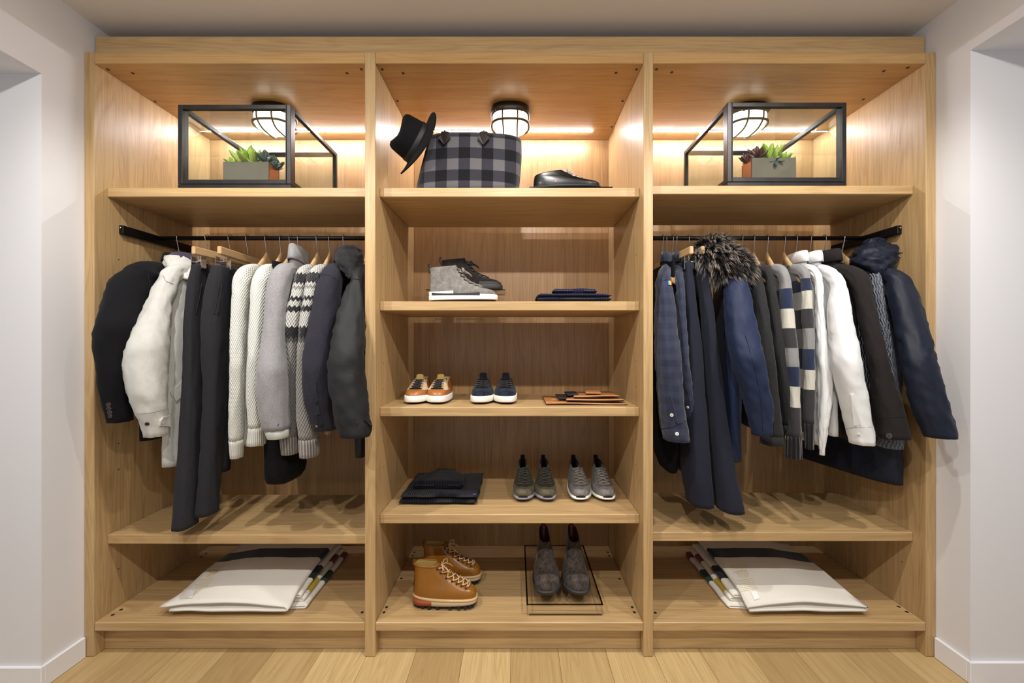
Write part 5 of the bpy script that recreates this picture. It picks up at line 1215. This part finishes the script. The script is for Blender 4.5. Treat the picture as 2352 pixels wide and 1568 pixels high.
V, Fc = boxg(x0-.01, x0+.058, .19, .29, z3+.0405, z3+.0500, .002, 2); mk('card_pocket', rotz(V, (x0, .24), -.12), Fc, M['tan_goods'], ch, False)
V, Fc = boxg(x0-.0105, x0+.0585, .1895, .2905, z3+.0442, z3+.0456, 0); mk('pocket_edge', rotz(V, (x0, .24), -.12), Fc, M['tan_edge'], ch, False)
# ------------------------------------------------------------------ folded striped blankets
def bands(name, stops):
    t = NT(name); y = t.sep(t.n('ShaderNodeNewGeometry').outputs['Position'])[1]; nz = t.noise(t.coord(), 60, 3)
    f = t.math('ADD', y, t.math('MULTIPLY_ADD', nz, .008, -.004)); st = [(max(0, a), lin(c)) for a, c in stops]
    col = t.ramp(f, st, 'CONSTANT'); fz_ = t.noise(t.coord(), 700, 3); t.bump(fz_, .5, .002); return t.fin(col, .98, 0, .1, .25)
CR, NV, YE, GR, RD = (232, 228, 218), (18, 18, 30), (186, 158, 32), (18, 58, 44), (118, 20, 34)
BM = [bands('blanket_top', [(0, CR), (.315, NV), (.405, CR)]), bands('blanket_mid_a', [(0, CR), (.20, NV), (.30, CR)]), bands('blanket_mid_b', [(0, CR), (.15, YE), (.24, CR), (.38, RD), (.45, CR)]), bands('blanket_low', [(0, CR), (.255, GR), (.35, CR), (.47, RD)])]
def fold_sheet(xa, xb, y0, y1, za, zb_, th, fold_right, hfun, seed, ny=26, fy=0.0, open_gap=0.0):
    """one blanket length folded once: lower leaf at za, upper leaf at zb_, rounded fold at one side"""
    prof = []                                         # (x, z) centre line
    n = 16; r = (zb_-za)/2
    xf, xo = (xb, xa) if fold_right else (xa, xb); sgn = 1 if fold_right else -1
    for i in range(n+1): prof.append((lerp(xo+sgn*.01, xf-sgn*r, i/n), za, 0))
    for i in range(1, 8): a = -PI/2+PI*i/8; prof.append((xf-sgn*r+sgn*r*math.cos(a)*1.3, (za+zb_)/2+r*math.sin(a), .5))
    for i in range(n+1): prof.append((lerp(xf-sgn*r, xo, i/n), zb_, 1))
    P_ = len(prof); V = []; nrm = []
    for i in range(P_):
        a, b = prof[max(0, i-1)], prof[min(P_-1, i+1)]; d = Vector((b[0]-a[0], 0, b[1]-a[1])); d = d.normalized(); nrm.append(Vector((-d.z, 0, d.x)))
    for side in (1, -1):
        for i, (x, z, lv) in enumerate(prof):
            for j in range(ny+1):
                v = j/ny; yy = lerp(y0+fy*lv, y1, v)
                wob = .006*noise.noise(Vector((x*7, seed, v*2)))*(1-v) 
                e_ = min(v, 1-v)*ny; k = .55 if e_ < .5 else 1
                dz, dx = hfun(x, yy, lv); dz += -(z+dz-ZB)*.28*(1-sstep(.05, .30, yy))
                V.append(Vector((x+dx+.004*noise.noise(Vector((v*6, seed, 2))), yy+wob, z+dz+.0035*noise.noise(Vector((x*9, v*7, seed)))))+nrm[i]*side*th/2*k)
    m = P_*(ny+1); Fc = []
    for i in range(P_-1):
        for j in range(ny):
            a = i*(ny+1)+j; Fc.append([a, a+1, a+ny+2, a+ny+1]); Fc.append([m+a, m+a+ny+1, m+a+ny+2, m+a+1])
        Fc.append([i*(ny+1), (i+1)*(ny+1), m+(i+1)*(ny+1), m+i*(ny+1)]); a = i*(ny+1)+ny; Fc.append([a, m+a, m+a+ny+1, a+ny+1])
    for j in range(ny): Fc.append([j, m+j, m+j+1, j+1]); a = (P_-1)*(ny+1)+j; Fc.append([a, a+1, m+a+1, m+a])
    return V, Fc
M['gold_thread'] = plain('gold_embroidery', (206, 184, 124), .5); M['label_white'] = plain('white_care_label', (240, 240, 238), .6)
def blanket(label, sgn, xin, xout, fold_in):
    """sgn +1: layered stripe edge on the right (left bay); xin = layered edge, xout = outer edge"""
    xa, xb = min(xin, xout), max(xin, xout); b = thing('wool_blanket', label, 'blanket', ((xa+xb)/2, .3, ZB))
    W = xb-xa
    def out(x): return (x-xin)/(xout-xin)                # 0 at layered edge, 1 at outer edge
    th = .0105; z = ZB+.0065

    def hB(x, y, lv): return (-.0*out(x), 0)
    xi = xin+sgn*.05
    lo, hi = sorted((xi, xout-sgn*-.04))
    right = sgn > 0
    def low(x, y, lv): 
        o = out(x); return (-.010*sstep(.55, 1.0, o)*(z-ZB)/.03, 0)
    V, Fc = fold_sheet(lo, hi, .085, .53, z, z+.0125, th, right, lambda x, y, lv: (0, 0), 1.3); mk('lower_fold', V, Fc, BM[3], b)
    lo2, hi2 = sorted((xi-sgn*.018, xout+sgn*.05))
    V, Fc = fold_sheet(lo2, hi2, .105, .525, z+.025, z+.0385, th, right, lambda x, y, lv: (-.012*sstep(.6, 1, out(x)), 0), 2.3); mk('middle_fold', V, Fc, BM[2], b)
    lo3, hi3 = sorted((xi-sgn*.03, xout+sgn*.05))
    V, Fc = fold_sheet(lo3, hi3, .10, .52, z+.051, z+.0635, th, right, lambda x, y, lv: (-.020*sstep(.55, 1, out(x)), 0), 3.3); mk('upper_fold', V, Fc, BM[1], b)
    # top length drapes over the front and the outer side
    zt0 = z+.0765
    def hT(x, y, lv):
        o = out(x); f = sstep(.032, .105, y); d = -.044*(1-f)
        d2 = -.026*sstep(.6, 1.0, o)*f
        return (d+d2+(.030*(1-f)*(1-.8*abs(2*o-1)**3)-.004*math.sin(o*9)*(1-f) if lv > .5 else 0), -sgn*.03*sstep(.5, 1, o)*(1-f)*lv)
    top = None
    V, Fc = fold_sheet(xa if sgn > 0 else xa, xb, .032, .52, zt0, zt0+.0155, .0135, fold_in == 'right', hT, 4.3); top = mk('top_fold', V, Fc, BM[0], b)
    return b, top
xin, xout = -.975, -1.485
b1, tp1 = blanket('white wool blanket with colour stripes folded under the left rail', 1, xin, xout, 'right')
b2, tp2 = blanket('white wool blanket with colour stripes folded under the right rail', -1, .985, 1.475, 'right')
TUBE = tubeg
def embroidery(b, tp, quad, tagq):
    """gold stitched crest and lines inside a photo quad: corners far-left, far-right, near-right, near-left"""
    def q(u, v):
        a = lerp(quad[0][0], quad[1][0], u), lerp(quad[0][1], quad[1][1], u); c = lerp(quad[3][0], quad[2][0], u), lerp(quad[3][1], quad[2][1], u)
        px, py = lerp(a[0], c[0], v), lerp(a[1], c[1], v); h, n = pick(tp, px, py); return h+n*.0012
    mb = MB(); T_ = tree_of(tp); org = Vector((0, -D, CZ))
    def q(u, v):
        a = lerp(quad[0][0], quad[1][0], u), lerp(quad[0][1], quad[1][1], u); c = lerp(quad[3][0], quad[2][0], u), lerp(quad[3][1], quad[2][1], u)
        px, py = lerp(a[0], c[0], v), lerp(a[1], c[1], v)
        h = T_.ray_cast(org, (P(px, py, 0)-org).normalized())
        return None if h[0] is None else h[0]+Vector((0, 0, .0012))
    def tubeg(path, r, n=4):
        path = [p for p in path if p is not None]
        path = [p for i, p in enumerate(path) if i == 0 or (p-path[i-1]).length < .03]
        return TUBE(path, r, n) if len(path) > 1 else ([], [])
    for v in (.0, .05, .1): mb.add(*tubeg([q(u/10, v) for u in range(11)], .0009, 4))
    for r_ in (.30, .18, .08): mb.add(*tubeg([q(.55+r_*.9*math.cos(a*PI/10), .33+r_*.55*math.sin(a*PI/10)) for a in range(21)], .0009, 4))
    for k in range(7): mb.add(*tubeg([q(.1+.12*k, .16), q(.14+.12*k, .2), q(.1+.12*k, .25)], .0009, 4))
    rnd = random.Random(5)
    for i in range(7):
        v = .56+.07*i; u = .06+.05*(i % 3)
        while u < .93:
            du = rnd.uniform(.06, .14); mb.add(*tubeg([q(u, v), q(min(.95, u+du), v+.004)], .0009, 4)); u += du+.035
    tag(mb.build('embroidery', M['gold_thread'], b), 'faint gold stitched crest and lines')
    pts = [pick(tp, *p)[0]+Vector((0, -.001, .004)) for p in tagq]; mk('care_label', pts+[p+Vector((0, 0, -.0012)) for p in pts], [[0, 1, 2, 3], [7, 6, 5, 4]]+[[i, 4+i, 4+(i+1) % 4, (i+1) % 4] for i in range(4)], M['label_white'], b, False)
embroidery(b1, tp1, [(482, 1300), (516, 1298), (474, 1352), (436, 1356)], [(438, 1358), (450, 1357), (441, 1374), (428, 1374)])
embroidery(b2, tp2, [(1676, 1302), (1716, 1298), (1744, 1352), (1700, 1360)], [(1724, 1360), (1737, 1358), (1745, 1375), (1733, 1379)])
